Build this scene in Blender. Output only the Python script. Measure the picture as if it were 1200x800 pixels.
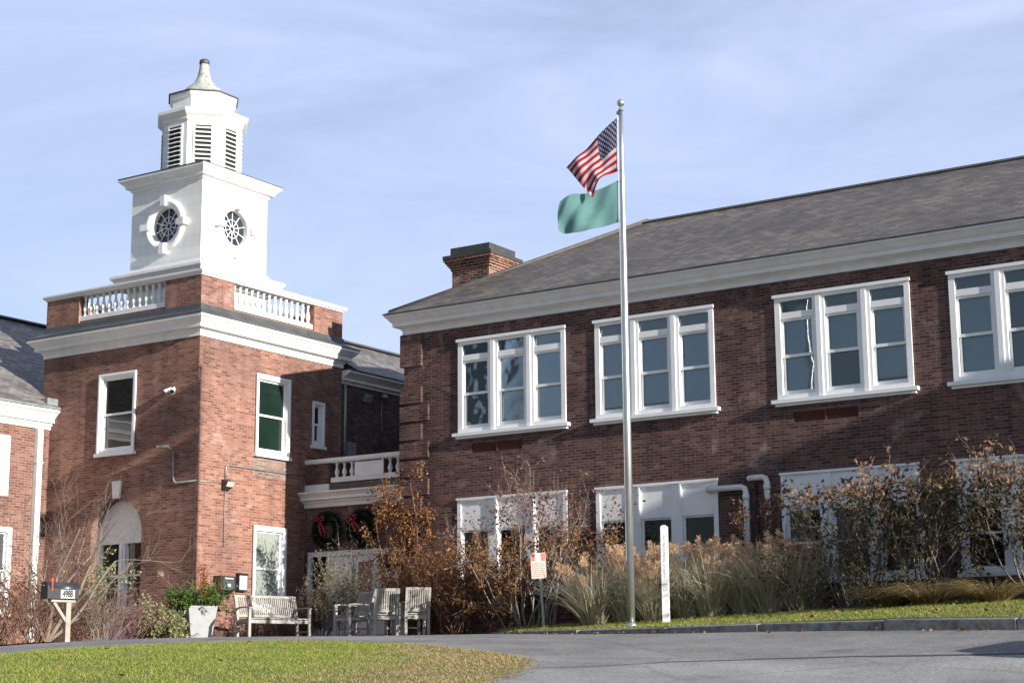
import bpy, bmesh, math, random
import numpy as np
from mathutils import Matrix, Vector
random.seed(7)
rng = np.random.default_rng(7)
for o in list(bpy.data.objects): bpy.data.objects.remove(o)
scene = bpy.context.scene
COL = scene.collection
R = math.radians

# ------------------------------------------------------------ camera, sky, sun
cam = bpy.data.cameras.new('camera'); cam_ob = bpy.data.objects.new('camera', cam); COL.objects.link(cam_ob)
cam.sensor_width = 36; cam.lens = 2018.06 / 1200 * 36; cam.clip_start = .1; cam.clip_end = 6000
YAW, PITCH, ROLL = R(33.2013), R(11.257), R(-.4405)
fw = Vector((-math.sin(YAW)*math.cos(PITCH), math.cos(YAW)*math.cos(PITCH), math.sin(PITCH)))
r0 = Vector((math.cos(YAW), math.sin(YAW), 0)); u0 = r0.cross(fw)
rr = math.cos(ROLL)*r0 + math.sin(ROLL)*u0; uu = -math.sin(ROLL)*r0 + math.cos(ROLL)*u0
cam_ob.matrix_world = Matrix(((rr.x, uu.x, -fw.x, 0), (rr.y, uu.y, -fw.y, 0), (rr.z, uu.z, -fw.z, 0), (0, 0, 0, 1)))
scene.camera = cam_ob

SUN = Vector((1, -.125, .297)).normalized()
world = bpy.data.worlds.new('World'); scene.world = world; world.use_nodes = True
wn = world.node_tree; wn.nodes.clear()
def N(nt, typ, **kw):
    n = nt.nodes.new(typ)
    for k, v in kw.items():
        if k == 'inp':
            for a, b in v.items(): n.inputs[a].default_value = b
        else: setattr(n, k, v)
    return n
def ramp(nt, stops, interp='LINEAR'):
    n = nt.nodes.new('ShaderNodeValToRGB'); cr = n.color_ramp; cr.interpolation = interp
    while len(cr.elements) < len(stops): cr.elements.new(.5)
    for e, (p, c) in zip(cr.elements, stops):
        e.position = p; e.color = (*c, 1) if len(c) == 3 else c
    return n
sky = N(wn, 'ShaderNodeTexSky', sky_type='NISHITA', sun_disc=False, sun_elevation=math.asin(SUN.z),
        sun_rotation=math.atan2(SUN.x, SUN.y), altitude=100, air_density=1.0, dust_density=.35, ozone_density=1.6)
tc = N(wn, 'ShaderNodeTexCoord')
mp = N(wn, 'ShaderNodeMapping'); mp.inputs['Scale'].default_value = (1.1, 1.1, 4.2); mp.inputs['Rotation'].default_value = (.15, .1, .5)
ns = N(wn, 'ShaderNodeTexNoise', inp={'Scale': 2.6, 'Detail': 11, 'Roughness': .62, 'Distortion': 1.1})
cr = ramp(wn, [(.34, (0, 0, 0)), (.72, (1, 1, 1))])
mx = N(wn, 'ShaderNodeMix', data_type='RGBA'); mx.inputs['B'].default_value = (5.95, 6.85, 9.75, 1)
ml = N(wn, 'ShaderNodeMath', operation='MULTIPLY_ADD'); ml.inputs[1].default_value = .34; ml.inputs[2].default_value = .50
bg = N(wn, 'ShaderNodeBackground'); bg.inputs['Strength'].default_value = .071
wo = N(wn, 'ShaderNodeOutputWorld')
L = wn.links.new
L(tc.outputs['Generated'], mp.inputs['Vector']); L(mp.outputs[0], ns.inputs['Vector']); L(ns.outputs['Fac'], cr.inputs[0])
# the veil of cirrus lies to the north-west; unseen sky overhead and behind is kept clearer to dim the front walls
vd = N(wn, 'ShaderNodeVectorMath', operation='DOT_PRODUCT'); vd.inputs[1].default_value = (-.50, .80, -.10); L(tc.outputs['Generated'], vd.inputs[0])
vr = N(wn, 'ShaderNodeMapRange', interpolation_type='SMOOTHSTEP', inp={'From Min': -.25, 'From Max': .62, 'To Min': .22, 'To Max': 1.}); L(vd.outputs['Value'], vr.inputs['Value'])
vm = N(wn, 'ShaderNodeMath', operation='MULTIPLY'); L(ml.outputs[0], vm.inputs[0]); L(vr.outputs[0], vm.inputs[1])
L(cr.outputs[0], ml.inputs[0]); L(vm.outputs[0], mx.inputs['Factor']); L(sky.outputs[0], mx.inputs['A']); L(mx.outputs['Result'], bg.inputs[0]); L(bg.outputs[0], wo.inputs[0])
sl = bpy.data.lights.new('sun', 'SUN'); sl.energy = 5.0; sl.angle = R(.55); sl.color = (1, .945, .86)
so = bpy.data.objects.new('sun', sl); COL.objects.link(so); so.rotation_euler = SUN.to_track_quat('Z', 'Y').to_euler()
scene.view_settings.view_transform = 'Standard'; scene.view_settings.look = 'None'
scene.view_settings.exposure = .82; scene.view_settings.gamma = 1
scene.render.resolution_x = 1024; scene.render.resolution_y = 682
scene.cycles.max_bounces = 6; scene.cycles.transparent_max_bounces = 6

# ------------------------------------------------------------ helpers
WM = {}
def reg(o, m): WM[o.name] = m
def wm(o): return WM[o.name] if o is not None else Matrix()
def tag(o, label=None, cat=None, group=None, kind=None):
    if label: o['label'] = label
    if cat: o['category'] = cat
    if group: o['group'] = group
    if kind: o['kind'] = kind
    return o
def thing(name, label, cat, loc=(0, 0, 0), rz=0, group=None):
    o = bpy.data.objects.new(name, None); COL.objects.link(o); o.empty_display_size = .2
    o.location = loc; o.rotation_euler = (0, 0, rz)
    reg(o, Matrix.Translation(loc) @ Matrix.Rotation(rz, 4, 'Z'))
    return tag(o, label, cat, group)
def link_mesh(name, me, mat, parent=None, label=None):
    if mat is not None:
        for m in (mat if isinstance(mat, list) else [mat]): me.materials.append(m)
    o = bpy.data.objects.new(name, me); COL.objects.link(o)
    if parent is not None: o.parent = parent
    reg(o, wm(parent))
    if label: o['label'] = label
    return o
def dup(o, parent=None):
    c = o.copy(); COL.objects.link(c)
    if parent is not None: c.parent = parent
    for ch in [x for x in o.children]: dup(ch, c)
    return c

class MB:
    """vertices in a frame (a Matrix taking frame coordinates to world)."""
    def __init__(s, frame=None): s.v = []; s.f = []; s.mi = []; s.sm = []; s.F = frame or Matrix(); s.m = 0; s.smooth = False
    def quad(s, *pts):
        n = len(s.v); s.v += [s.F @ Vector(p) for p in pts]; s.f.append(list(range(n, n+len(pts)))); s.mi.append(s.m); s.sm.append(s.smooth)
    def box(s, x0, x1, y0, y1, z0, z1):
        s.boxm(Matrix.Translation(((x0+x1)/2, (y0+y1)/2, (z0+z1)/2)), abs(x1-x0), abs(y1-y0), abs(z1-z0))
    def boxm(s, M, a, b, c, taper=1.0):
        n = len(s.v); a /= 2; b /= 2; c /= 2; t = taper
        P = [(-a, -b, -c), (a, -b, -c), (a, b, -c), (-a, b, -c), (-a*t, -b*t, c), (a*t, -b*t, c), (a*t, b*t, c), (-a*t, b*t, c)]
        s.v += [s.F @ (M @ Vector(p)) for p in P]
        for q in ((3, 2, 1, 0), (4, 5, 6, 7), (0, 1, 5, 4), (1, 2, 6, 5), (2, 3, 7, 6), (3, 0, 4, 7)):
            s.f.append([n+i for i in q]); s.mi.append(s.m); s.sm.append(False)
    def bar(s, p, q, w, h, up=(0, 0, 1)):
        p = Vector(p); q = Vector(q); d = (q-p); l = d.length; d.normalize()
        up = Vector(up); x = d.cross(up)
        if x.length < 1e-4: x = d.cross(Vector((0, 1, 0)))
        x.normalize(); y = x.cross(d)
        M = Matrix(((x.x, d.x, y.x, (p.x+q.x)/2), (x.y, d.y, y.y, (p.y+q.y)/2), (x.z, d.z, y.z, (p.z+q.z)/2), (0, 0, 0, 1)))
        s.boxm(M, w, l, h)
    def tube(s, pts, rad, sides=6, cap=True):
        pts = [Vector(p) for p in pts]
        if not hasattr(rad, '__len__'): rad = [rad]*len(pts)
        n0 = len(s.v); ref = None
        for i, p in enumerate(pts):
            d = (pts[min(i+1, len(pts)-1)] - pts[max(i-1, 0)])
            if d.length < 1e-7: d = Vector((0, 0, 1))
            d.normalize()
            if ref is None:
                ref = Vector((1, 0, 0)) if abs(d.x) < .8 else Vector((0, 1, 0))
            x = (ref - d*ref.dot(d)).normalized(); ref = x; y = d.cross(x)
            for k in range(sides):
                a = 2*math.pi*k/sides
                s.v.append(s.F @ (p + (x*math.cos(a)+y*math.sin(a))*rad[i]))
        for i in range(len(pts)-1):
            for k in range(sides):
                a = n0+i*sides+k; b = n0+i*sides+(k+1) % sides
                s.f.append([a, b, b+sides, a+sides]); s.mi.append(s.m); s.sm.append(sides > 4)
        if cap:
            s.f.append([n0+k for k in range(sides)][::-1]); s.mi.append(s.m); s.sm.append(False)
            e = n0+(len(pts)-1)*sides; s.f.append([e+k for k in range(sides)]); s.mi.append(s.m); s.sm.append(False)
    def lathe(s, c, prof, sides=16, rot=0., smooth=True, cap=True):
        n0 = len(s.v); c = Vector(c)
        for (r_, z) in prof:
            for k in range(sides):
                a = rot+2*math.pi*k/sides; s.v.append(s.F @ (c+Vector((r_*math.cos(a), r_*math.sin(a), z))))
        for i in range(len(prof)-1):
            for k in range(sides):
                a = n0+i*sides+k; b = n0+i*sides+(k+1) % sides
                s.f.append([a, b, b+sides, a+sides]); s.mi.append(s.m); s.sm.append(smooth)
        if cap:
            s.f.append([n0+k for k in range(sides)][::-1]); s.mi.append(s.m); s.sm.append(False)
            e = n0+(len(prof)-1)*sides; s.f.append([e+k for k in range(sides)]); s.mi.append(s.m); s.sm.append(False)
    def ring(s, rect, prof, close_top=True):
        """profile (offset, z) swept round a rectangle x0,x1,y0,y1 with mitred corners"""
        x0, x1, y0, y1 = rect; n0 = len(s.v)
        for (o, z) in prof:
            for p in ((x0-o, y0-o), (x1+o, y0-o), (x1+o, y1+o), (x0-o, y1+o)): s.v.append(s.F @ Vector((p[0], p[1], z)))
        for i in range(len(prof)-1):
            for k in range(4):
                a = n0+i*4+k; b = n0+i*4+(k+1) % 4
                s.f.append([a, b, b+4, a+4]); s.mi.append(s.m); s.sm.append(False)
        if close_top:
            e = n0+(len(prof)-1)*4; s.f.append([e+k for k in range(4)]); s.mi.append(s.m); s.sm.append(False)
    def sweep(s, path, prof, closed=False):
        """profile (offset to the right of travel, z) along an open xy path with mitres"""
        P = [Vector((p[0], p[1])) for p in path]; n0 = len(s.v); m = len(P)
        nor = []
        for i in range(m):
            ds = []
            if i > 0: ds.append((P[i]-P[i-1]).normalized())
            if i < m-1: ds.append((P[i+1]-P[i]).normalized())
            ns_ = [Vector((d.y, -d.x)) for d in ds]
            if len(ns_) == 2:
                b = (ns_[0]+ns_[1]).normalized(); b = b / max(.3, b.dot(ns_[0]))
            else: b = ns_[0]
            nor.append(b)
        for (o, z) in prof:
            for i in range(m):
                q = P[i]+nor[i]*o; s.v.append(s.F @ Vector((q.x, q.y, z)))
        for j in range(len(prof)-1):
            for i in range(m-1):
                a = n0+j*m+i; s.f.append([a, a+1, a+1+m, a+m]); s.mi.append(s.m); s.sm.append(False)
        for i, fl in ((0, False), (m-1, True)):
            idx = [n0+j*m+i for j in range(len(prof))]
            s.f.append(idx if fl else idx[::-1]); s.mi.append(s.m); s.sm.append(False)
    def mesh(s, name, parent=None):
        me = bpy.data.meshes.new(name)
        inv = wm(parent).inverted() if parent is not None else Matrix()
        me.from_pydata([inv @ v for v in s.v], [], s.f)
        uv = me.uv_layers.new(name='UVMap')
        for poly, vs in zip(me.polygons, s.f):
            # Newell normal in world space
            n = Vector((0, 0, 0)); pts = [s.v[i] for i in vs]
            for i in range(len(pts)):
                a = pts[i]; b = pts[(i+1) % len(pts)]
                n += Vector(((a.y-b.y)*(a.z+b.z), (a.z-b.z)*(a.x+b.x), (a.x-b.x)*(a.y+b.y)))
            if n.length > 1e-12: n.normalize()
            if abs(n.z) > .98: t = Vector((1, 0, 0)); w = Vector((0, 1, 0))
            else:
                t = Vector((0, 0, 1)).cross(n); t.normalize(); w = n.cross(t)
            for li, i in zip(poly.loop_indices, vs): uv.data[li].uv = (t.dot(s.v[i]), w.dot(s.v[i]))
        me.polygons.foreach_set('material_index', s.mi); me.polygons.foreach_set('use_smooth', s.sm)
        me.update(); return me
    def build(s, name, mat, parent=None, label=None):
        return link_mesh(name, s.mesh(name, parent), mat, parent, label)

def frame_front(x, y, z=0): return Matrix.Translation((x, y, z))                           # wall facing -Y : x along +X, y into the wall
def frame_right(x, y, z=0): return Matrix.Translation((x, y, z)) @ Matrix.Rotation(math.pi/2, 4, 'Z')  # wall facing +X : x along +Y, y into -X

def wall_holes(mb, x0, x1, z0, z1, holes, y=0, depth=.18):
    """a wall face at frame y with rectangular holes (hx0,hx1,hz0,hz1) and their reveals"""
    xs = sorted({x0, x1, *[h[0] for h in holes], *[h[1] for h in holes]}); zs = sorted({z0, z1, *[h[2] for h in holes], *[h[3] for h in holes]})
    xs = [a for a in xs if x0 <= a <= x1]; zs = [a for a in zs if z0 <= a <= z1]
    for i in range(len(xs)-1):
        for j in range(len(zs)-1):
            cx = (xs[i]+xs[i+1])/2; cz = (zs[j]+zs[j+1])/2
            if any(h[0] < cx < h[1] and h[2] < cz < h[3] for h in holes): continue
            mb.quad((xs[i], y, zs[j]), (xs[i+1], y, zs[j]), (xs[i+1], y, zs[j+1]), (xs[i], y, zs[j+1]))
    for (a, b, c, d) in holes:
        e = y+depth
        mb.quad((a, y, c), (a, y, d), (a, e, d), (a, e, c)); mb.quad((b, y, c), (b, e, c), (b, e, d), (b, y, d))
        mb.quad((a, y, d), (b, y, d), (b, e, d), (a, e, d)); mb.quad((a, y, c), (a, e, c), (b, e, c), (b, y, c))

# ------------------------------------------------------------ materials
def mat(name):
    m = bpy.data.materials.new(name); m.use_nodes = True; nt = m.node_tree; nt.nodes.clear()
    b = nt.nodes.new('ShaderNodeBsdfPrincipled'); o = nt.nodes.new('ShaderNodeOutputMaterial'); nt.links.new(b.outputs[0], o.inputs[0])
    return m, nt, b
def bump(nt, b, src, dist=.01, strength=.6, sock=0):
    n = N(nt, 'ShaderNodeBump', inp={'Strength': strength, 'Distance': dist}); nt.links.new(src, n.inputs['Height']); nt.links.new(n.outputs[0], b.inputs['Normal']); return n
def uvn(nt): return N(nt, 'ShaderNodeTexCoord')
def plain(name, col, rough=.6, var=.12, scale=3., metal=0., spec=.5, bumpd=0., dark=None):
    m, nt, b = mat(name); t = uvn(nt)
    n = N(nt, 'ShaderNodeTexNoise', inp={'Scale': scale, 'Detail': 7, 'Roughness': .65}); nt.links.new(t.outputs['Object'], n.inputs['Vector'])
    d = dark or tuple(c*(1-2.2*var) for c in col)
    r = ramp(nt, [(.28, d), (.55, col), (.8, tuple(min(1, c*(1+var)) for c in col))]); nt.links.new(n.outputs['Fac'], r.inputs[0]); nt.links.new(r.outputs[0], b.inputs['Base Color'])
    b.inputs['Roughness'].default_value = rough; b.inputs['Metallic'].default_value = metal; b.inputs['Specular IOR Level'].default_value = spec
    if bumpd:
        n2 = N(nt, 'ShaderNodeTexNoise', inp={'Scale': scale*9, 'Detail': 4}); nt.links.new(t.outputs['Object'], n2.inputs['Vector']); bump(nt, b, n2.outputs['Fac'], bumpd)
    return m
def brick(name, stops, mortar, stain=(.35, .30, .28), stain_amt=.35, msize=.0085, pale=(.5, .4, .36), seed=0.):
    m, nt, b = mat(name); t = uvn(nt); lk = nt.links.new
    mpn = N(nt, 'ShaderNodeMapping'); mpn.inputs['Location'].default_value = (seed, seed*.37, 0); lk(t.outputs['UV'], mpn.inputs['Vector'])
    bt = N(nt, 'ShaderNodeTexBrick', inp={'Color1': (0, 0, 0, 1), 'Color2': (1, 1, 1, 1), 'Mortar': (.5, .5, .5, 1), 'Scale': 1, 'Mortar Size': msize, 'Mortar Smooth': .2, 'Bias': 0, 'Brick Width': .215, 'Row Height': .0635})
    bt.offset = .5; bt.offset_frequency = 2
    lk(mpn.outputs[0], bt.inputs['Vector'])
    cr_ = ramp(nt, stops); lk(bt.outputs['Color'], cr_.inputs[0])
    # soot and weather, wide
    n1 = N(nt, 'ShaderNodeTexNoise', inp={'Scale': .55, 'Detail': 6, 'Roughness': .6}); lk(t.outputs['UV'], n1.inputs['Vector'])
    r1 = ramp(nt, [(.42, (0, 0, 0)), (.72, (1, 1, 1))]); lk(n1.outputs['Fac'], r1.inputs[0])
    mm = N(nt, 'ShaderNodeMath', operation='MULTIPLY'); mm.inputs[1].default_value = stain_amt; lk(r1.outputs[0], mm.inputs[0])
    # fine grain on every brick
    n2 = N(nt, 'ShaderNodeTexNoise', inp={'Scale': 26., 'Detail': 4}); lk(t.outputs['UV'], n2.inputs['Vector'])
    r2 = ramp(nt, [(.3, (.72, .72, .72)), (.7, (1.2, 1.2, 1.2))]); lk(n2.outputs['Fac'], r2.inputs[0])
    mg = N(nt, 'ShaderNodeMix', data_type='RGBA', blend_type='MULTIPLY', inp={'Factor': 1.}); lk(cr_.outputs[0], mg.inputs['A']); lk(r2.outputs[0], mg.inputs['B'])
    mo = N(nt, 'ShaderNodeMix', data_type='RGBA'); mo.inputs['B'].default_value = (*mortar, 1); lk(bt.outputs['Fac'], mo.inputs['Factor']); lk(mg.outputs['Result'], mo.inputs['A'])
    # pale efflorescence in small patches
    n3 = N(nt, 'ShaderNodeTexNoise', inp={'Scale': 1.7, 'Detail': 8, 'Roughness': .7}); n3.inputs['Distortion'].default_value = .4; lk(mpn.outputs[0], n3.inputs['Vector'])
    r3 = ramp(nt, [(.56, (0, 0, 0)), (.78, (.6, .6, .6))]); lk(n3.outputs['Fac'], r3.inputs[0])
    mp_ = N(nt, 'ShaderNodeMix', data_type='RGBA'); mp_.inputs['B'].default_value = (*pale, 1); lk(r3.outputs[0], mp_.inputs['Factor']); lk(mo.outputs['Result'], mp_.inputs['A'])
    ms = N(nt, 'ShaderNodeMix', data_type='RGBA', blend_type='MULTIPLY'); ms.inputs['B'].default_value = (*stain, 1); lk(mm.outputs[0], ms.inputs['Factor']); lk(mp_.outputs['Result'], ms.inputs['A'])
    mv = N(nt, 'ShaderNodeMapping'); mv.inputs['Scale'].default_value = (2.6, .22, 1); mv.inputs['Location'].default_value = (seed*1.7, 0, 0); lk(t.outputs['UV'], mv.inputs['Vector'])
    n4 = N(nt, 'ShaderNodeTexNoise', inp={'Scale': 1., 'Detail': 7, 'Roughness': .62}); lk(mv.outputs[0], n4.inputs['Vector']); r4 = ramp(nt, [(.34, (.76, .76, .78)), (.5, (1, 1, 1)), (.68, (1.16, 1.14, 1.12))]); lk(n4.outputs['Fac'], r4.inputs[0])
    n5 = N(nt, 'ShaderNodeTexNoise', inp={'Scale': .33, 'Detail': 5, 'Roughness': .6}); lk(mpn.outputs[0], n5.inputs['Vector']); r5 = ramp(nt, [(.36, (.84, .87, .91)), (.64, (1.16, 1.13, 1.10))]); lk(n5.outputs['Fac'], r5.inputs[0])
    m4 = N(nt, 'ShaderNodeMix', data_type='RGBA', blend_type='MULTIPLY', inp={'Factor': 1.}); lk(ms.outputs['Result'], m4.inputs['A']); lk(r4.outputs[0], m4.inputs['B'])
    m5 = N(nt, 'ShaderNodeMix', data_type='RGBA', blend_type='MULTIPLY', inp={'Factor': 1.}); lk(m4.outputs['Result'], m5.inputs['A']); lk(r5.outputs[0], m5.inputs['B'])
    lk(m5.outputs['Result'], b.inputs['Base Color']); b.inputs['Roughness'].default_value = .88; b.inputs['Specular IOR Level'].default_value = .25
    # height: bricks stand off the joints by differing amounts
    sub = N(nt, 'ShaderNodeMath', operation='MULTIPLY_ADD'); sub.inputs[1].default_value = .35; sub.inputs[2].default_value = .65; lk(bt.outputs['Color'], sub.inputs[0])
    inv = N(nt, 'ShaderNodeMath', operation='SUBTRACT'); inv.inputs[0].default_value = 1.; lk(bt.outputs['Fac'], inv.inputs[1])
    h1 = N(nt, 'ShaderNodeMath', operation='MULTIPLY'); lk(inv.outputs[0], h1.inputs[0]); lk(sub.outputs[0], h1.inputs[1])
    h2 = N(nt, 'ShaderNodeMath', operation='MULTIPLY_ADD'); h2.inputs[1].default_value = .35; lk(n2.outputs['Fac'], h2.inputs[0]); lk(h1.outputs[0], h2.inputs[2])
    bump(nt, b, h2.outputs[0], .012, .8)
    return m
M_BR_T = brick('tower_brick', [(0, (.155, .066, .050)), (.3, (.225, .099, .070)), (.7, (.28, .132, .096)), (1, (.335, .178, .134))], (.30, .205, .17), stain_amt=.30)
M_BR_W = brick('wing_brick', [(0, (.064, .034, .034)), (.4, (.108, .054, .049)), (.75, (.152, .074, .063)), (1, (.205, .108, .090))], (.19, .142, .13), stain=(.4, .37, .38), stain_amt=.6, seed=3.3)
M_BR_L = brick('annex_brick', [(0, (.13, .055, .042)), (.5, (.22, .095, .068)), (1, (.29, .14, .105))], (.31, .225, .185), seed=7.7)
def slate(name, stops, patch=(.24, .15, .10)):
    m, nt, b = mat(name); t = uvn(nt); lk = nt.links.new
    bt = N(nt, 'ShaderNodeTexBrick', inp={'Color1': (0, 0, 0, 1), 'Color2': (1, 1, 1, 1), 'Mortar': (0, 0, 0, 1), 'Scale': 1, 'Mortar Size': .007, 'Mortar Smooth': .3, 'Bias': 0, 'Brick Width': .24, 'Row Height': .14}); bt.offset = .5
    lk(t.outputs['UV'], bt.inputs['Vector'])
    c = ramp(nt, stops); lk(bt.outputs['Color'], c.inputs[0])
    n1 = N(nt, 'ShaderNodeTexNoise', inp={'Scale': .45, 'Detail': 8, 'Roughness': .65}); lk(t.outputs['UV'], n1.inputs['Vector'])
    r1 = ramp(nt, [(.35, (.74, .73, .74)), (.65, (1.2, 1.17, 1.1))]); lk(n1.outputs['Fac'], r1.inputs[0])
    m1 = N(nt, 'ShaderNodeMix', data_type='RGBA', blend_type='MULTIPLY', inp={'Factor': 1.}); lk(c.outputs[0], m1.inputs['A']); lk(r1.outputs[0], m1.inputs['B'])
    mpn = N(nt, 'ShaderNodeMapping'); mpn.inputs['Scale'].default_value = (1, 7, 1); lk(t.outputs['UV'], mpn.inputs['Vector'])
    n2 = N(nt, 'ShaderNodeTexNoise', inp={'Scale': 1.9, 'Detail': 6, 'Roughness': .7}); lk(mpn.outputs[0], n2.inputs['Vector'])
    r2 = ramp(nt, [(.52, (0, 0, 0)), (.78, (.26, .26, .26))]); lk(n2.outputs['Fac'], r2.inputs[0])
    m2 = N(nt, 'ShaderNodeMix', data_type='RGBA'); m2.inputs['B'].default_value = (*patch, 1); lk(r2.outputs[0], m2.inputs['Factor']); lk(m1.outputs['Result'], m2.inputs['A'])
    mo = N(nt, 'ShaderNodeMix', data_type='RGBA', blend_type='MULTIPLY'); mo.inputs['B'].default_value = (.3, .3, .3, 1); lk(bt.outputs['Fac'], mo.inputs['Factor']); lk(m2.outputs['Result'], mo.inputs['A'])
    lk(mo.outputs['Result'], b.inputs['Base Color']); b.inputs['Roughness'].default_value = .62; b.inputs['Specular IOR Level'].default_value = .35
    # each slate tilts: height falls along v inside its row
    sx = N(nt, 'ShaderNodeSeparateXYZ'); lk(t.outputs['UV'], sx.inputs[0])
    dv = N(nt, 'ShaderNodeMath', operation='DIVIDE'); dv.inputs[1].default_value = .14; lk(sx.outputs['Y'], dv.inputs[0])
    fr = N(nt, 'ShaderNodeMath', operation='FRACT'); lk(dv.outputs[0], fr.inputs[0])
    h = N(nt, 'ShaderNodeMath', operation='SUBTRACT'); lk(bt.outputs['Color'], h.inputs[0]); lk(fr.outputs[0], h.inputs[1])
    bump(nt, b, h.outputs[0], .02, .7)
    return m
M_SLATE = slate('slate_brown', [(0, (.075, .066, .058)), (.35, (.108, .094, .081)), (.75, (.134, .116, .099)), (1, (.18, .152, .122))])
M_SLATE2 = slate('slate_grey', [(0, (.10, .095, .098)), (.5, (.165, .155, .152)), (1, (.25, .23, .21))], patch=(.27, .21, .16))
M_WHITE = plain('white_paint', (.76, .76, .75), .5, .05, 1.3)
M_WHITE_OLD = plain('white_paint_weathered', (.77, .77, .765), .55, .06, 3.5, dark=(.67, .665, .65))
M_WFRAME = plain('window_paint', (.82, .825, .83), .45, .05, 2.)
M_LEAD = plain('lead_flashing', (.07, .075, .078), .5, .2, 2.5)
M_COPPER = plain('weathered_metal', (.19, .22, .225), .5, .2, 4)
M_DARK = plain('painted_dark', (.012, .012, .014), .7, .1)  # near black painted for unlit rooms behind windows and louvres; also floodlight lenses
M_BLACK = plain('black_plastic', (.022, .022, .024), .4, .15)
M_REDV = plain('red_vent', (.10, .035, .03), .6, .15)
M_STEEL = plain('brushed_aluminium', (.56, .57, .58), .36, .06, 5, metal=.85)
M_GALV = plain('galvanised_steel', (.32, .36, .34), .5, .12, 6, metal=.4)
M_TEAK = plain('weathered_teak', (.32, .305, .275), .75, .18, 6, bumpd=.002)
M_WOODP = plain('pale_timber', (.34, .295, .24), .75, .16, 5)
M_POT = plain('grey_planter', (.31, .315, .325), .6, .07, 4)
M_PVC = plain('white_pipe', (.74, .74, .73), .4, .07, 3)
M_RED = plain('red_ribbon', (.18, .003, .010), .5, .15, 9)
M_REDP = plain('red_plastic', (.55, .03, .02), .4, .1)
M_SOIL = plain('soil', (.045, .033, .024), .95, .25, 6)
M_GRANITE = plain('granite_kerb', (.22, .215, .205), .85, .32, 7, bumpd=.012)
def glass(name, col, tint2=None, rough=.03, ior=1.62):
    m, nt, b = mat(name); t = uvn(nt); lk = nt.links.new
    n = N(nt, 'ShaderNodeTexNoise', inp={'Scale': 1.1, 'Detail': 3}); lk(t.outputs['Object'], n.inputs['Vector'])
    r = ramp(nt, [(.35, col), (.65, tint2 or tuple(c*1.25 for c in col))]); lk(n.outputs['Fac'], r.inputs[0]); lk(r.outputs[0], b.inputs['Base Color'])
    b.inputs['Roughness'].default_value = rough; b.inputs['IOR'].default_value = ior
    n2 = N(nt, 'ShaderNodeTexNoise', inp={'Scale': 1.6, 'Detail': 1}); lk(t.outputs['Object'], n2.inputs['Vector']); bump(nt, b, n2.outputs['Fac'], .012, .25)
    return m
M_GL_BLUE = glass('glass_blue_blind', (.085, .15, .225), (.11, .185, .265)); M_GL_BLUE2 = glass('glass_slate_blind', (.09, .14, .195), (.12, .17, .225)); M_GL_ROUND = glass('glass_round', (.012, .018, .028), (.03, .045, .065)); M_GL_SHADE = glass('glass_half_lit', (.04, .068, .10), (.11, .165, .225)); M_GL_DARK = glass('glass_dark', (.006, .006, .007), ior=1.42); M_GL_GREY = glass('glass_grey_blind', (.035, .038, .044), (.07, .077, .088))
M_GL_GREEN = glass('glass_green_blind', (.006, .016, .013), (.014, .028, .023)); M_GL_PALE = glass('glass_pale_curtain', (.24, .27, .25), (.30, .33, .30)); M_GL_TRANS = glass('glass_transom', (.045, .048, .056), (.065, .068, .078), ior=1.5)

# ------------------------------------------------------------ terrain
CTL = np.array([(-14.141, 12.058, 0.054), (-13.416, 13.753, 0.043), (-11.19, 17.044, 0.016), (-8.923, 19.143, -0.006), (-6.375, 20.815, -0.029), (-17.742, 15.11, 0.367), (-18.431, 18.871, 0.592), (-16.952, 21.044, 0.647), (-13.389, 20.398, 0.358), (-22.538, 20.408, 0.758), (-28.623, 29.998, 1.076), (-24.55, 28.178, 0.982), (-22.118, 29.151, 1.019), (-18.083, 28.151, 0.955), (-14.436, 27.507, 0.892), (-12.521, 26.938, 0.865), (-7.991, 26.267, 0.778), (-7.046, 23.087, 0.355), (-10.401, 22.348, 0.378), (0.0, 0.0, -1.6), (-10.0, 0.0, -1.7), (10.0, 0.0, -1.5), (-40.0, 0.0, -1.7), (12.0, 10.0, -0.6), (-40.0, 12.0, -0.8), (-24.0, 33.0, 1.12), (-26.0, 33.5, 1.1), (-33.0, 29.0, 1.05), (-12.0, 33.0, 1.25), (0.0, 33.0, 1.25), (-40.0, 29.0, 1.0), (-30.0, 40.0, 1.1), (12.0, 33.0, 1.2), (12.0, 24.0, 0.8), (-8.0, 10.0, -0.6), (-20.0, 10.0, -0.75), (-45.0, 22.0, 0.6), (12.0, 45.0, 1.2), (-45.0, 45.0, 1.0)])
def _U(r2): return np.where(r2 > 0, r2*np.log(r2+1e-12), 0)
_n = len(CTL); _K = _U(((CTL[:, None, :2]-CTL[None, :, :2])**2).sum(-1))+np.eye(_n)*2.; _P = np.c_[np.ones(_n), CTL[:, :2]]
_W = np.linalg.solve(np.block([[_K, _P], [_P.T, np.zeros((3, 3))]]), np.r_[CTL[:, 2], 0, 0, 0])
def gz(x, y):
    x = min(12, max(-45, x)); y = min(45, max(0, y))
    return float(_W[_n]+_W[_n+1]*x+_W[_n+2]*y+(_U((x-CTL[:, 0])**2+(y-CTL[:, 1])**2)*_W[:_n]).sum())
KERB = [(-21.6, 32.2), (-20.3, 30.2), (-19.2, 28.75), (-18.1, 27.85), (-16.4, 27.15), (-14.4, 26.8), (-12.5, 26.5), (-10.2, 26.2), (-8, 25.95), (-4, 25.7), (0, 25.3), (8, 24.6)]
def kerb_y(x):
    for (a, b) in zip(KERB, KERB[1:]):
        if a[0] <= x <= b[0]: return a[1]+(b[1]-a[1])*(x-a[0])/(b[0]-a[0])
    return KERB[0][1]+ (KERB[0][0]-x)*1.3 if x < KERB[0][0] else KERB[-1][1]
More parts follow.
